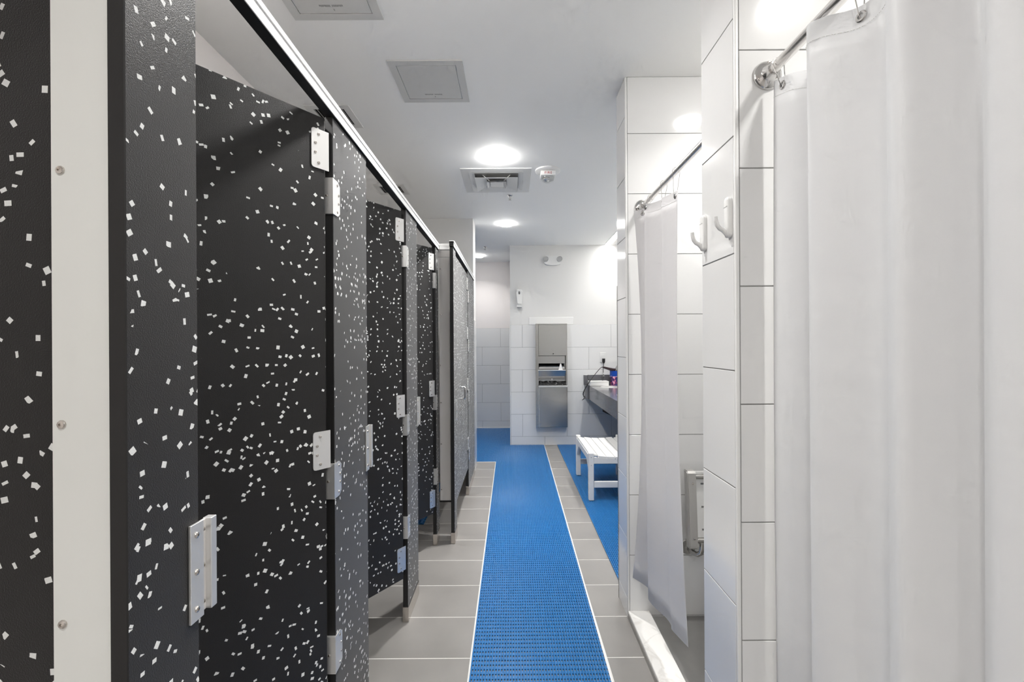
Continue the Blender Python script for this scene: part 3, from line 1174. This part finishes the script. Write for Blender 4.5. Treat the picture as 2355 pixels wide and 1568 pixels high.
# emergency light
ex, ez = 0.566, 2.548
r = thing('emergency_light', 'white emergency light with two lamp heads high on the far wall', 'emergency light', (ex, YW + 0.008, ez))
bm = bmesh.new()
prof = []
for k in range(17):
    a = math.pi * k / 16
    prof.append((ex + 0.115 * math.cos(a), ez - 0.035 - 0.035 * math.sin(a) ** 0.8))
poly = [(ex - 0.115, ez + 0.045), (ex - 0.10, ez + 0.062), (ex + 0.10, ez + 0.062), (ex + 0.115, ez + 0.045)] + prof
prism(bm, poly, 'Y', YW - 0.045, YW + 0.0075)
bmesh.ops.bevel(bm, geom=[e for e in bm.edges if all(v.co.y < YW - 0.03 for v in e.verts)], offset=0.008, segments=2, affect='EDGES')
obj('housing', bm, WPLAS, r, True)
for s in (-1, 1):
    bm = bmesh.new()
    lathe(bm, [(0.0, -0.02), (0.03, -0.02), (0.040, -0.03), (0.040, -0.06), (0.036, -0.064), (0.034, -0.055), (0.0, -0.05)], 'Y', (ex + s * 0.095, YW, ez + 0.012), 20)
    h = obj('lamp_head', bm, WPLAS, r, True)
    bm = bmesh.new()
    lathe(bm, [(0.034, -0.0605), (0.02, -0.066), (0.0, -0.068)], 'Y', (ex + s * 0.095, YW, ez + 0.012), 16)
    obj('lens', bm, CLEAR, h, True)

# air freshener
ax, az = 0.105, 2.03
r = thing('air_freshener', 'white wall mounted air freshener dispenser left of the towel cabinet', 'air freshener', (ax, YW + 0.008, 1.90))
bm = bmesh.new()
prism(bm, [(ax - 0.036, 1.935), (ax + 0.036, 1.935), (ax + 0.042, 2.10), (ax + 0.038, 2.14), (ax + 0.02, 2.147), (ax - 0.02, 2.147), (ax - 0.038, 2.14), (ax - 0.042, 2.10)], 'Y', YW - 0.075, YW + 0.0075)
bmesh.ops.bevel(bm, geom=[e for e in bm.edges if all(v.co.y < YW - 0.05 for v in e.verts)], offset=0.012, segments=3, affect='EDGES')
obj('cover', bm, WPLAS, r, True)
bm = bmesh.new()
prism(bm, [(ax - 0.034, 1.905), (ax + 0.03, 1.905), (ax + 0.036, 1.9345), (ax - 0.036, 1.9345)], 'Y', YW - 0.06, YW + 0.0075)
obj('base', bm, OFFW, r, True)
bm = bmesh.new()
lathe(bm, [(0.0, -0.0762), (0.011, -0.0762), (0.013, -0.0752)], 'Y', (ax - 0.002, YW, 2.098), 20, 1.0, 1.75)
obj('spray_window', bm, GREYP, r, True)
bm = bmesh.new()
lathe(bm, [(0.0, -0.0774), (0.003, -0.0774), (0.004, -0.0763)], 'Y', (ax - 0.001, YW, 2.092), 12, 1.0, 2.0)
obj('nozzle', bm, DARK, r, True)

# towel dispenser and bin
DX0, DX1, DZ0, DZ1 = 0.322, 0.752, 0.262, 1.673
DY = YW - 0.10
r = thing('towel_dispenser', 'tall stainless steel paper towel dispenser and waste bin on the far wall', 'dispenser', ((DX0 + DX1) / 2, YW, DZ0))
struct('trim_5', B(0.237, YW - 0.0, WTOP + 0.001, 0.850, YW + 0.0075, 1.766, bevel=0.003), CTRIM)
bm = bmesh.new()
box(bm, DX0, DY + 0.010, DZ0, DX0 + 0.038, YW - 0.001, DZ1 - 0.012)
box(bm, DX1 - 0.020, DY + 0.010, DZ0, DX1, YW - 0.001, DZ1 - 0.012)
box(bm, DX0, DY + 0.004, DZ1 - 0.012, DX1, YW - 0.013, DZ1)
box(bm, DX0 + 0.038, YW - 0.012, DZ0, DX1 - 0.020, YW - 0.001, DZ1 - 0.012)
obj('surround', bm, STEEL, r)
d = obj('upper_door', B(DX0 + 0.040, DY, 1.240, DX1 - 0.005, DY + 0.02, DZ1 - 0.014, bevel=0.002), STEEL, r)
bm = bmesh.new()
lathe(bm, [(0.0, -0.003), (0.006, -0.003), (0.007, 0.0)], 'Y', (0.56, DY - 0.0002, 1.263), 12)
obj('key_lock', bm, DARK, d, True)
obj('inner_panel', B(DX0 + 0.028, DY + 0.016, 1.132, DX1 - 0.030, DY + 0.03, 1.234, bevel=0.002), STEEL, r)
bm = bmesh.new()
prism(bm, [(DY + 0.03, 1.06), (DY + 0.075, 1.13), (DY + 0.078, 1.13), (DY + 0.033, 1.06)], 'X', DX0 + 0.045, DX1 - 0.035)
obj('towel_tray', bm, STEEL, r)
obj('towel_lip', B(DX0 + 0.030, DY + 0.008, 1.034, DX1 - 0.022, DY + 0.03, 1.044, bevel=0.002), ALU_W, r)
bm = bmesh.new()
prism(bm, [(0.632, 1.0445), (0.690, 1.0445), (0.668, 1.13), (0.656, 1.13)], 'Y', DY + 0.02, DY + 0.026)
obj('paper_towel', bm, PAPER, r)
bm = bmesh.new()
prism(bm, [(DY + 0.012, 1.033), (DY + 0.016, 1.033), (DY + 0.058, 0.955), (DY + 0.054, 0.955)], 'X', DX0 + 0.035, DX1 - 0.022)
obj('sloping_panel', bm, STEEL, r)
obj('cross_bar', B(DX0 + 0.040, DY + 0.05, 0.905, DX1 - 0.025, DY + 0.062, 0.925), GREYP, r)
bm = bmesh.new()
lathe(bm, [(0, -0.004), (0.008, -0.003), (0.009, 0)], 'Y', (0.545, DY + 0.05, 0.915), 10)
obj('knob', bm, WPLAS, r, True)
# bin liner: crumpled sheet folded over the bin
bm = bmesh.new()
nu, nv = 24, 6
g = [[None] * nu for _ in range(nv)]
for j in range(nv):
    for i in range(nu):
        u = i / (nu - 1)
        x = DX0 + 0.030 + u * (DX1 - DX0 - 0.034)
        y = DY - 0.004 + 0.085 * (1 - j / (nv - 1)) + random.uniform(-0.003, 0.003) * (0 < j < nv - 1)
        z = 0.886 - 0.055 * (j / (nv - 1)) + random.uniform(-0.006, 0.006) * (j < nv - 1)
        g[j][i] = bm.verts.new((x, y, z))
for j in range(nv - 1):
    for i in range(nu - 1):
        bm.faces.new((g[j][i], g[j][i + 1], g[j + 1][i + 1], g[j + 1][i]))
obj('bin_liner', bm, BAG, r)
obj('liner_fold', B(DX0 + 0.034, DY - 0.008, 0.810, DX1 - 0.002, DY - 0.003, 0.832, bevel=0.002), ALU, r)
bm = bmesh.new()
box(bm, DX0 + 0.046, DY - 0.002, DZ0 + 0.006, DX1 - 0.006, DY + 0.008, 0.812, bevel=0.003)
w = obj('waste_bin', bm, STEEL, r)
obj('bin_edge', B(DX0 + 0.039, DY, DZ0 + 0.006, DX0 + 0.045, DY + 0.07, 0.822), ALU, w)

# outlet with plug
ox, oz = 1.252, 1.208
r = thing('wall_outlet', 'white electrical outlet above the counter on the far wall', 'outlet', (ox, YW, oz))
obj('cover_plate', B(ox - 0.041, YW - 0.006, oz - 0.068, ox + 0.041, YW - 0.0005, oz + 0.068, bevel=0.002), WPLAS, r)
obj('socket_face', B(ox - 0.018, YW - 0.008, oz + 0.008, ox + 0.018, YW - 0.0062, oz + 0.040, bevel=0.001), WPLAS, r)
r = thing('power_plug', 'black plug and cord in the wall outlet', 'plug', (1.258, YW, 1.17))
bm = bmesh.new()
prism(bm, [(1.240, 1.192), (1.276, 1.192), (1.276, 1.150), (1.266, 1.128), (1.250, 1.128), (1.240, 1.150)], 'Y', YW - 0.045, YW - 0.0085)
obj('plug_body', bm, BLACKP, r)
bm = bmesh.new()
smooth_cord(bm, [(1.258, YW - 0.03, 1.13), (1.256, YW - 0.035, 1.09), (1.250, YW - 0.045, 1.03), (1.250, YW - 0.06, 0.98), (1.243, YW - 0.09, 0.93), (1.225, YW - 0.12, 0.895), (1.22, YW - 0.14, 0.888)], 0.0042)
obj('cord', bm, BLACKP, r, True)
obj('cord_tag', B(1.243, YW - 0.062, 0.948, 1.258, YW - 0.056, 0.998), PAPER, r)

# ------------------------------------------------------------------ sink counter
CX0, CZ = 1.030, 0.834
CY0, CY1 = 2.75, YFAR - 0.001
r = thing('sink_counter', 'dark grey speckled stone sink counter along the right wall', 'counter', (1.3, 4.5, 0.65))
bm = bmesh.new()
outer = [(XR - 0.001, CY0), (XR - 0.001, CY1), (CX0 - 0.030, CY1)]
for k in range(9):
    t = k / 8 * math.pi / 2
    outer.append((CX0 - 0.030 + 0.030 * (1 - math.cos(t)), CY1 - 0.20 + 0.20 * (1 - math.sin(t)) if False else CY1 - 0.16 * math.sin(t)))
outer.append((CX0, CY0))
SINKS = [(1.34, 5.93), (1.34, 4.98), (1.34, 4.03)]
ra, rb = 0.195, 0.175


def oval(x, y, n=32, s=1.0):
    return [(x + ra * s * math.cos(2 * math.pi * k / n), y + rb * s * math.sin(2 * math.pi * k / n)) for k in range(n)]


def loop_edges(bm, pts, z):
    v = [bm.verts.new((p[0], p[1], z)) for p in pts]
    return v, [bm.edges.new((v[i], v[(i + 1) % len(v)])) for i in range(len(v))]


edges = []
_, e = loop_edges(bm, outer, CZ)
edges += e
holes = []
for (sx, sy) in SINKS:
    v, e = loop_edges(bm, oval(sx, sy), CZ)
    holes.append(v)
    edges += e
bmesh.ops.triangle_fill(bm, use_beauty=True, use_dissolve=False, edges=edges)
ext = bmesh.ops.extrude_face_region(bm, geom=list(bm.faces))
bmesh.ops.translate(bm, vec=(0, 0, -0.03), verts=[v for v in ext['geom'] if isinstance(v, bmesh.types.BMVert)])
obj('worktop', bm, QUARTZ, r)
bm = bmesh.new()
front = [(CX0 - 0.030, CY1)] + outer[3:12]
front = [p for i, p in enumerate(front) if i == 0 or (Vector(p) - Vector(front[i - 1])).length > 1e-4]
inner = [(p[0] + 0.03, p[1] - (0.0 if i == 0 else 0.0)) for i, p in enumerate(front)]
front.append((CX0, CY0))
inner.append((CX0 + 0.03, CY0))
prism(bm, [(p[0], p[1]) for p in front] + [(p[0], p[1]) for p in reversed(inner)], 'Z', 0.652, CZ - 0.0305)
obj('apron', bm, QUARTZ, r)
obj('backsplash', B(CX0 - 0.045, YFAR - 0.020, CZ, XR - 0.022, YFAR - 0.0008, CZ + 0.135, bevel=0.002), QUARTZ, r)
obj('side_splash', B(XR - 0.020, CY0, CZ, XR - 0.0008, YFAR - 0.0008, CZ + 0.135, bevel=0.002), QUARTZ, r)
for y in (5.35, 4.45, 3.5):
    bm = bmesh.new()
    prism(bm, [(CX0 + 0.032, 0.651), (XR - 0.002, 0.651), (XR - 0.002, 0.36), (XR - 0.06, 0.36), (CX0 + 0.032, 0.60)], 'Y', y - 0.02, y + 0.02)
    obj('support_bracket', bm, HEDGE, r)
for (sx, sy) in SINKS:
    bm = bmesh.new()
    lathe(bm, [(1.0, CZ - 0.001), (0.985, CZ - 0.001), (0.97, CZ - 0.03), (0.88, CZ - 0.09), (0.6, CZ - 0.135), (0.12, CZ - 0.146), (0.12, CZ - 0.152), (0.65, CZ - 0.15), (0.95, CZ - 0.10), (1.0, CZ - 0.031)], 'Z', (sx, sy, 0), 32, ra, rb)
    bmesh.ops.remove_doubles(bm, verts=bm.verts, dist=1e-6)
    bw = obj('basin', bm, GLAZE, r, True)
    bw['label'] = 'white oval sink basin'
    bm = bmesh.new()
    lathe(bm, [(0.0, CZ - 0.1455), (0.024, CZ - 0.1455), (0.026, CZ - 0.148)], 'Z', (sx, sy, 0), 16)
    obj('drain', bm, CHROME, bw, True)

# things on the counter
r = thing('tissue_box', 'flat white box lying on the far corner of the sink counter', 'box', (1.15, 6.14, CZ))
obj('body', B(1.035, 6.05, CZ + 0.0005, 1.285, 6.225, CZ + 0.052, bevel=0.003), PAPER, r)
obj('lid', B(1.033, 6.048, CZ + 0.0525, 1.287, 6.227, CZ + 0.062, bevel=0.002), WPLAS, r)

bx_, by_ = 1.41, 6.13
r = thing('blue_pot', 'blue pot with pink floral pattern at the back of the counter', 'pot', (bx_, by_, CZ))
bm = bmesh.new()
lathe(bm, [(0.0, CZ + 0.0005), (0.078, CZ + 0.0005), (0.084, CZ + 0.012), (0.090, CZ + 0.125)], 'Z', (bx_, by_, 0), 28)
obj('patterned_body', bm, PATT, r, True)
bm = bmesh.new()
lathe(bm, [(0.0902, CZ + 0.1255), (0.094, CZ + 0.135), (0.094, CZ + 0.20), (0.088, CZ + 0.20), (0.085, CZ + 0.13)], 'Z', (bx_, by_, 0), 28)
obj('rim_band', bm, BLUEP, r, True)
bm = bmesh.new()
for k in range(14):
    a = 2 * math.pi * k / 14
    lathe(bm, [(0.0, -0.006), (0.006, 0.0), (0.0, 0.006)], 'Z', (bx_ + 0.0905 * math.cos(a), by_ + 0.0905 * math.sin(a), CZ + 0.127 - 0.010 * (k % 2)), 8, 1.2, 1.2)
obj('white_dots', bm, PAPER, r, True)

r = thing('hair_dryer', 'dark hair dryer resting in the blue pot with its cord hanging down', 'hair dryer', (1.36, 6.10, 1.05))
bm = bmesh.new()
tube(bm, [(1.213, 6.06, 1.083), (1.235, 6.065, 1.078), (1.28, 6.075, 1.064), (1.34, 6.09, 1.048), (1.39, 6.10, 1.04)], [0.010, 0.014, 0.017, 0.021, 0.024], 12)
obj('handle', bm, simple('dark_burgundy_plastic', (0.035, 0.015, 0.02), 0.25), r, True)
bm = bmesh.new()
tube(bm, [(1.385, 6.10, 0.985), (1.40, 6.10, 1.02), (1.425, 6.10, 1.075), (1.437, 6.10, 1.10)], [0.030, 0.037, 0.036, 0.030], 16)
obj('barrel', bm, CHROME, r, True)
bm = bmesh.new()
cpts = [(1.213, 6.06, 1.083), (1.185, 6.05, 1.082), (1.15, 6.04, 1.05), (1.10, 6.03, 0.995), (1.05, 6.02, 0.935), (1.015, 6.01, 0.89), (0.99, 6.0, 0.855), (0.955, 5.99, 0.80), (0.94, 5.985, 0.76), (0.936, 5.985, 0.715), (0.945, 5.985, 0.69), (0.93, 5.985, 0.665), (0.916, 5.985, 0.66)]
smooth_cord(bm, cpts, [0.008] + [0.0042] * 4 + [0.0065] * 4 + [0.004] * 4)
smooth_cord(bm, [(1.03, 6.02, 0.91), (1.005, 6.03, 0.93), (1.0, 6.04, 0.965), (1.01, 6.05, 0.985)], 0.004)
smooth_cord(bm, [(0.955, 5.985, 0.79), (0.932, 5.98, 0.76), (0.925, 5.98, 0.735), (0.938, 5.985, 0.715), (0.955, 5.985, 0.70), (0.95, 5.985, 0.675), (0.92, 5.985, 0.66)], 0.003)
obj('cord', bm, BLACKP, r, True)

# ------------------------------------------------------------------ white bench
bxa, bxb, bya, byb = 0.672, 1.140, 4.02, 4.84
# (feet computed from the floor line)
SH = 0.425
r = thing('bench', 'white slatted plastic bench with curved seat under the sink counter', 'bench', ((bxa + bxb) / 2, (bya + byb) / 2, 0.0))
LEG = 0.046
FZ = 0.0128
bcx = (bxa + bxb) / 2
hw = (bxb - bxa) / 2
dipz = lambda x: SH - 0.026 * (1 - ((x - bcx) / hw) ** 2)
for (x, y) in ((bxa, bya), (bxb - LEG, bya), (bxa, byb - LEG), (bxb - LEG, byb - LEG)):
    obj('leg', B(x, y, FZ, x + LEG, y + LEG, SH + 0.008, bevel=0.004), WPOLY, r)
ns = 6
gap = 0.006
sw = (bxb - bxa - 2 * 0.012 - (ns - 1) * gap) / ns
for k in range(ns):
    xa = bxa + 0.012 + k * (sw + gap)
    xb = xa + sw
    bm = bmesh.new()
    prism(bm, [(xa, dipz(xa) - 0.018), (xb, dipz(xb) - 0.018), (xb, dipz(xb)), (xa, dipz(xa))], 'Y', bya + (0.006 if 0 < k < ns - 1 else LEG + 0.001), byb - (0.006 if 0 < k < ns - 1 else LEG + 0.001))
    bmesh.ops.bevel(bm, geom=list(bm.edges), offset=0.002, segments=1, affect='EDGES')
    obj('slat', bm, WPOLY, r)
for y in (bya + 0.003, byb - 0.025):
    bm = bmesh.new()
    n = 14
    top, bot = [], []
    for k in range(n + 1):
        x = bxa + LEG + 0.0005 + (bxb - bxa - 2 * LEG - 0.001) * k / n
        top.append((x, dipz(x) - 0.0185))
        bot.append((x, SH - 0.085))
    prism(bm, bot + list(reversed(top)), 'Y', y, y + 0.022)
    obj('end_apron', bm, WPOLY, r)
    obj('stretcher', B(bxa + LEG + 0.0005, y + 0.004, 0.125, bxb - LEG - 0.0005, y + 0.030 if y < 4.5 else y + 0.02, 0.180, bevel=0.003), WPOLY, r)
for x in (bxa + 0.006, bxb - 0.028):
    n = 20
    y0_, y1_ = bya + LEG + 0.0005, byb - LEG - 0.0005
    bot = []
    for k in range(n + 1):
        t = k / n
        y = y0_ + (y1_ - y0_) * t
        e_ = min(t, 1 - t) * 2
        bot.append((y, SH - 0.185 + 0.11 * min(1.0, math.sin(min(1.0, e_ / 0.42) * math.pi / 2))))
    bm = bmesh.new()
    prism(bm, bot + [(y1_, SH - 0.021), (y0_, SH - 0.021)], 'X', x, x + 0.022)
    obj('arched_side_rail', bm, WPOLY, r)
for y in (bya, ):
    for (x, z) in ((bxa + 0.022, SH - 0.03), (bxa + 0.022, SH - 0.10), (bxa + 0.075, SH - 0.03), (bxa + 0.235, SH - 0.045)):
        screw(r, Vector((x, y + (0 if x < bxa + LEG else 0.003), z)) - root_offset(r), 0.004, (0, 0, -math.pi / 2))

# ------------------------------------------------------------------ shower curtains and rods
RX, RZ = 0.667, 2.097


def rod(y0, y1, label):
    r = thing('curtain_rod', label, 'rod', (RX, (y0 + y1) / 2, RZ), group='chrome shower curtain rods')
    bm = bmesh.new()
    tube(bm, [(RX, y0 + 0.014, RZ), (RX, y1 - 0.014, RZ)], 0.0127, 20)
    obj('tube', bm, RODM, r, True)
    for (yy, s) in ((y1, -1), (y0, 1)):
        bm = bmesh.new()
        lathe(bm, [(0.037, 0.0003 * s), (0.037, 0.004 * s), (0.033, 0.010 * s), (0.022, 0.016 * s), (0.0175, 0.026 * s), (0.0165, 0.034 * s), (0.0129, 0.034 * s)], 'Y', (RX, yy, RZ), 28)
        f = obj('flange', bm, CHROME, r, True)
        for a in (90, 210, 330):
            t = math.radians(a)
            screw(f, Vector((RX + 0.027 * math.cos(t), yy + 0.010 * s, RZ + 0.027 * math.sin(t))) - root_offset(r), 0.006, (0, 0, math.pi / 2 * s))
    return r


def curtain(label, top, mid, bot, ztop, zbot, mat, grommets, nz=26, nu=7, group='white shower curtains'):
    """top/mid/bot: (x,y) control points of the folds at three heights; ztop/zbot per control point"""
    r = thing('shower_curtain', label, 'curtain', (RX, (top[0][1] + top[-1][1]) / 2, min(zbot)), group=group)
    T, M, D = catmull(top, nu), catmull(mid, nu), catmull(bot, nu)
    zt = [v[0] for v in catmull([(z, 0) for z in ztop], nu)]
    zb = [v[0] for v in catmull([(z, 0) for z in zbot], nu)]
    n = len(T)

    def pos(i, t):
        # t 0 top .. 1 bottom, quadratic blend through the middle
        a, b, c = (1 - t) * (1 - 2 * t), 4 * t * (1 - t), t * (2 * t - 1)
        p = T[i] * a + M[i] * b + D[i] * c
        return Vector((p.x, p.y, zt[i] + (zb[i] - zt[i]) * t))
    bm = bmesh.new()
    g = [[bm.verts.new(pos(i, j / nz)) for i in range(n)] for j in range(nz + 1)]
    for j in range(nz):
        for i in range(n - 1):
            bm.faces.new((g[j][i], g[j][i + 1], g[j + 1][i + 1], g[j + 1][i]))
    off = root_offset(r)
    o = obj('cloth', bm, mat, r, True)
    md = o.modifiers.new('thickness', 'SOLIDIFY')
    md.thickness = 0.0009
    hi = 0.022
    bm = bmesh.new()
    for i in range(0, n - 1):
        for q in (0.15, 0.55):
            a = pos(i, hi).lerp(pos(i + 1, hi), q)
            b = pos(i, hi).lerp(pos(i + 1, hi), q + 0.25)
            tan = (b - a).normalized()
            nrm = Vector((-tan.y, tan.x, 0)).normalized()
            if nrm.x > 0:
                nrm = -nrm
            tube(bm, [a + nrm * 0.0022, b + nrm * 0.0022], 0.0007, 4)
    obj('stitching', bm, PAPER, r)
    for gi in grommets:
        i = int(gi * nu)
        i = max(1, min(n - 2, i))
        p = pos(i, 0.011)
        tan = (pos(i + 1, 0.011) - pos(i - 1, 0.011)).normalized()
        nrm = Vector((-tan.y, tan.x, 0)).normalized()
        if nrm.x > 0:
            nrm = -nrm
        bm = bmesh.new()
        lathe(bm, [(0.0045, 0.0), (0.0055, 0.002), (0.009, 0.002), (0.0105, 0.0004), (0.0105, -0.002), (0.0045, -0.002), (0.0045, 0.0)], 'X', (0, 0, 0), 18)
        bmesh.ops.remove_doubles(bm, verts=bm.verts, dist=1e-6)
        ang = math.atan2(nrm.y, nrm.x)
        e = link('grommet', mesh_from_bm('grommet', bm, CHROME, True), r, p + nrm * 0.0022 - off, (0, 0, ang))
        # wire hook over the rod
        q = p + nrm * 0.003
        hk = thing('curtain_hook', HOOKLAB.pop(0), 'hook', q, group='wire curtain hooks')
        a = Vector((RX, q.y, RZ))
        bm = bmesh.new()
        pts = [q - nrm * 0.008 + Vector((0, 0, -0.002)), q + Vector((0, 0, -0.004))]
        pts.append(q + Vector((-0.004, 0, 0.004)))
        rr = 0.0165
        yb = q.y + 0.004
        for k in range(9):
            t = math.radians(200 - 220 * k / 8)
            pts.append(Vector((RX + rr * math.cos(t), yb + 0.006 * (k / 8 - 0.5), RZ + rr * math.sin(t))))
        pts.append(q - nrm * 0.008 + Vector((0.002, 0.002, 0.012)))
        pts.append(q - nrm * 0.008 + Vector((0, 0, -0.002)))
        tube(bm, pts, 0.0011, 5)
        obj('wire', bm, CHROME, hk, True)
    return r


rod(1.395, 2.322, 'chrome curtain rod across the open shower with the folding seat')
rod(0.0, 1.184, 'chrome curtain rod carrying the large near curtain')
HOOKLAB = ['wire hook on the near curtain rod closest to its wall flange',
           'wire hook through the big grommet of the near curtain',
           'wire hook of the near curtain third from the wall flange', 'wire hook of the near curtain fourth from the wall flange',
           'wire hook of the near curtain farthest from the wall flange',
           'wire hook on the far curtain rod closest to its wall flange', 'wire hook second from the flange on the far curtain rod',
           'wire hook third from the flange on the far curtain rod', 'wire hook at the free edge of the far shower curtain']
C1 = [(0.672, 1.160), (0.680, 1.10), (0.700, 1.055), (0.700, 1.02), (0.642, 0.985), (0.648, 0.945), (0.670, 0.868), (0.684, 0.824), (0.642, 0.776), (0.648, 0.735), (0.692, 0.685), (0.690, 0.660),
      (0.660, 0.625), (0.675, 0.575), (0.700, 0.52), (0.655, 0.46), (0.690, 0.38), (0.65, 0.30), (0.69, 0.22), (0.665, 0.14)]
ZT1 = [2.070, 2.055, 2.040, 2.055, 2.082, 2.078, 2.045, 2.06, 2.075, 2.07, 2.055, 2.06, 2.075, 2.06, 2.05, 2.07, 2.05, 2.07, 2.05, 2.07]
ZB1 = [0.20] * len(C1)
C1m = [(x + (0.012 if i in (5, 6, 9, 10) else 0.004) * (-1) ** i - (0.006 if i == 0 else 0), y + (0.004 if i == 0 else 0)) for i, (x, y) in enumerate(C1)]
C1b = [(0.667 + (x - 0.667) * 0.85, y - 0.006 * (i == 0)) for i, (x, y) in enumerate(C1)]
curtain('large white shower curtain hanging in the right foreground', C1, C1m, C1b, ZT1, ZB1, VINYL, (0.6, 6.1, 9.3, 12.3, 15.3))
C2 = [(0.618, 2.290), (0.640, 2.262), (0.678, 2.235), (0.672, 2.205), (0.640, 2.180), (0.655, 2.12), (0.678, 2.02), (0.672, 1.985), (0.650, 1.965), (0.655, 1.90), (0.664, 1.812)]
C2m = [(0.650, 2.285), (0.655, 2.262), (0.676, 2.24), (0.672, 2.21), (0.640, 2.185), (0.652, 2.12), (0.672, 2.03), (0.670, 1.99), (0.658, 1.97), (0.658, 1.90), (0.664, 1.820)]
C2b = [(0.596, 2.270), (0.626, 2.245), (0.652, 2.20), (0.648, 2.17), (0.630, 2.12), (0.640, 2.05), (0.660, 1.97), (0.664, 1.92), (0.654, 1.88), (0.660, 1.83), (0.668, 1.740)]
ZT2 = [2.068, 2.066, 2.066, 2.07, 2.072, 2.055, 2.045, 2.045, 2.03, 2.02, 2.012]
ZB2 = [0.235, 0.225, 0.22, 0.215, 0.21, 0.21, 0.215, 0.215, 0.22, 0.225, 0.24]
curtain('bunched white shower curtain hanging in the far shower', C2, C2m, C2b, ZT2, ZB2, VINYL2, (1.3, 4.3, 7.5, 9.8))

# ------------------------------------------------------------------ white hooks on the near partition


def wall_hook(y, z, label):
    r = thing('wall_hook', label, 'hook', (PX, y, z), group='white adhesive wall hooks')
    x = PX - 0.0005
    bm = bmesh.new()
    rings = []
    for (ins, xx) in ((0.0, x), (0.0, x - 0.008), (0.0012, x - 0.0108), (0.0035, x - 0.0125), (0.0065, x - 0.013)):
        rings.append([bm.verts.new((xx, p[0], p[1])) for p in rrect(y - 0.0125 + ins, z - 0.054 + ins, y + 0.0125 - ins, z + 0.054 - ins, 0.0115 - ins, seg=6)])
    for q in range(len(rings) - 1):
        m_ = len(rings[q])
        for k in range(m_):
            bm.faces.new((rings[q][k], rings[q][(k + 1) % m_], rings[q + 1][(k + 1) % m_], rings[q + 1][k]))
    bm.faces.new(rings[0])
    bm.faces.new(list(reversed(rings[-1])))
    obj('back_plate', bm, WPLAS, r, True)
    bm = bmesh.new()
    pts = [(x - 0.008, y, z - 0.046), (x - 0.013, y, z - 0.040), (x - 0.020, y, z - 0.033), (x - 0.028, y, z - 0.029), (x - 0.034, y, z - 0.021), (x - 0.0375, y, z - 0.010), (x - 0.039, y, z + 0.002)]
    tube(bm, pts, [0.0065, 0.0062, 0.006, 0.0058, 0.0058, 0.0056, 0.0052], 12)
    obj('hook_arm', bm, WPLAS, r, True)
    bm = bmesh.new()
    box(bm, x - 0.0136, y - 0.010, z + 0.027, x - 0.0128, y + 0.010, z + 0.0285)
    obj('groove', bm, LOUV, r)
    return r


wall_hook(1.211, 1.737, 'white plastic hook on the tiled partition closer to the near corner')
wall_hook(1.368, 1.733, 'white plastic hook at the far edge of the tiled partition')

# ------------------------------------------------------------------ folding shower seat on the far shower wall
YS = 2.322
r = thing('folding_shower_seat', 'white fold-up shower seat with grey metal frame on the tiled wall', 'shower seat', (1.1, YS, 0.36))
sx0, sx1 = 0.872, 1.42
y_f = YS - 0.075
# board leans a little: top nearer the wall
bm = bmesh.new()
prism(bm, [(y_f + 0.012, 0.765), (y_f + 0.024, 0.765), (y_f - 0.004, 0.405), (y_f - 0.016, 0.405)], 'X', sx0 + 0.03, sx1)
obj('seat_board', bm, WPLAS, r)
bm = bmesh.new()
for z in (0.706, 0.595, 0.486):
    yy = y_f + 0.012 - (0.765 - z) / 0.36 * 0.028
    for xa in (0.93, 1.09, 1.25):
        box(bm, xa, yy - 0.0015, z - 0.004, xa + 0.13, yy + 0.001, z + 0.004)
obj('drain_slots', bm, GREYP, r)
for x in (sx0 - 0.015, sx1):
    bm = bmesh.new()
    prism(bm, [(y_f + 0.035, 0.772), (y_f - 0.002, 0.772), (y_f - 0.012, 0.762), (y_f - 0.036, 0.408), (y_f - 0.028, 0.398), (y_f + 0.006, 0.398)], 'X', x, x + 0.044)
    bmesh.ops.bevel(bm, geom=[e for e in bm.edges if abs(e.verts[0].co.x - e.verts[1].co.x) < 1e-5], offset=0.004, segments=2, affect='EDGES')
    ch = obj('side_channel', bm, simple('grey_satin_metal', (0.55, 0.54, 0.52), 0.4, metal=0.5), r, True)
    for z in (0.715, 0.45):
        yy = y_f - 0.012 - (0.762 - z) / 0.354 * 0.024
        screw(ch, Vector((x + 0.026, yy - 0.001, z)) - root_offset(r), 0.0055, (0, 0, -math.pi / 2))
for (z, yy) in ((0.742, y_f + 0.004), (0.436, y_f - 0.018)):
    bm = bmesh.new()
    tube(bm, [(sx0 + 0.02, yy, z), (sx1 + 0.01, yy, z)], 0.0135, 14)
    obj('frame_tube', bm, STEEL, r, True)
for x in (0.925, 1.33):
    bm = bmesh.new()
    pts = [(x, y_f - 0.018, 0.43), (x, y_f - 0.016, 0.395), (x - 0.002, y_f - 0.008, 0.37), (x - 0.010, y_f + 0.010, 0.354), (x - 0.020, y_f + 0.035, 0.350), (x - 0.027, y_f + 0.055, 0.352), (x - 0.03, YS - 0.004, 0.356)]
    tube(bm, pts, 0.0125, 14)
    m = obj('mount_tube', bm, STEEL, r, True)
    bm = bmesh.new()
    lathe(bm, [(0.0, -0.007), (0.036, -0.007), (0.040, -0.003), (0.040, -0.0005)], 'Y', (x - 0.034, YS, 0.366), 24)
    obj('mount_flange', bm, STEEL, m, True)
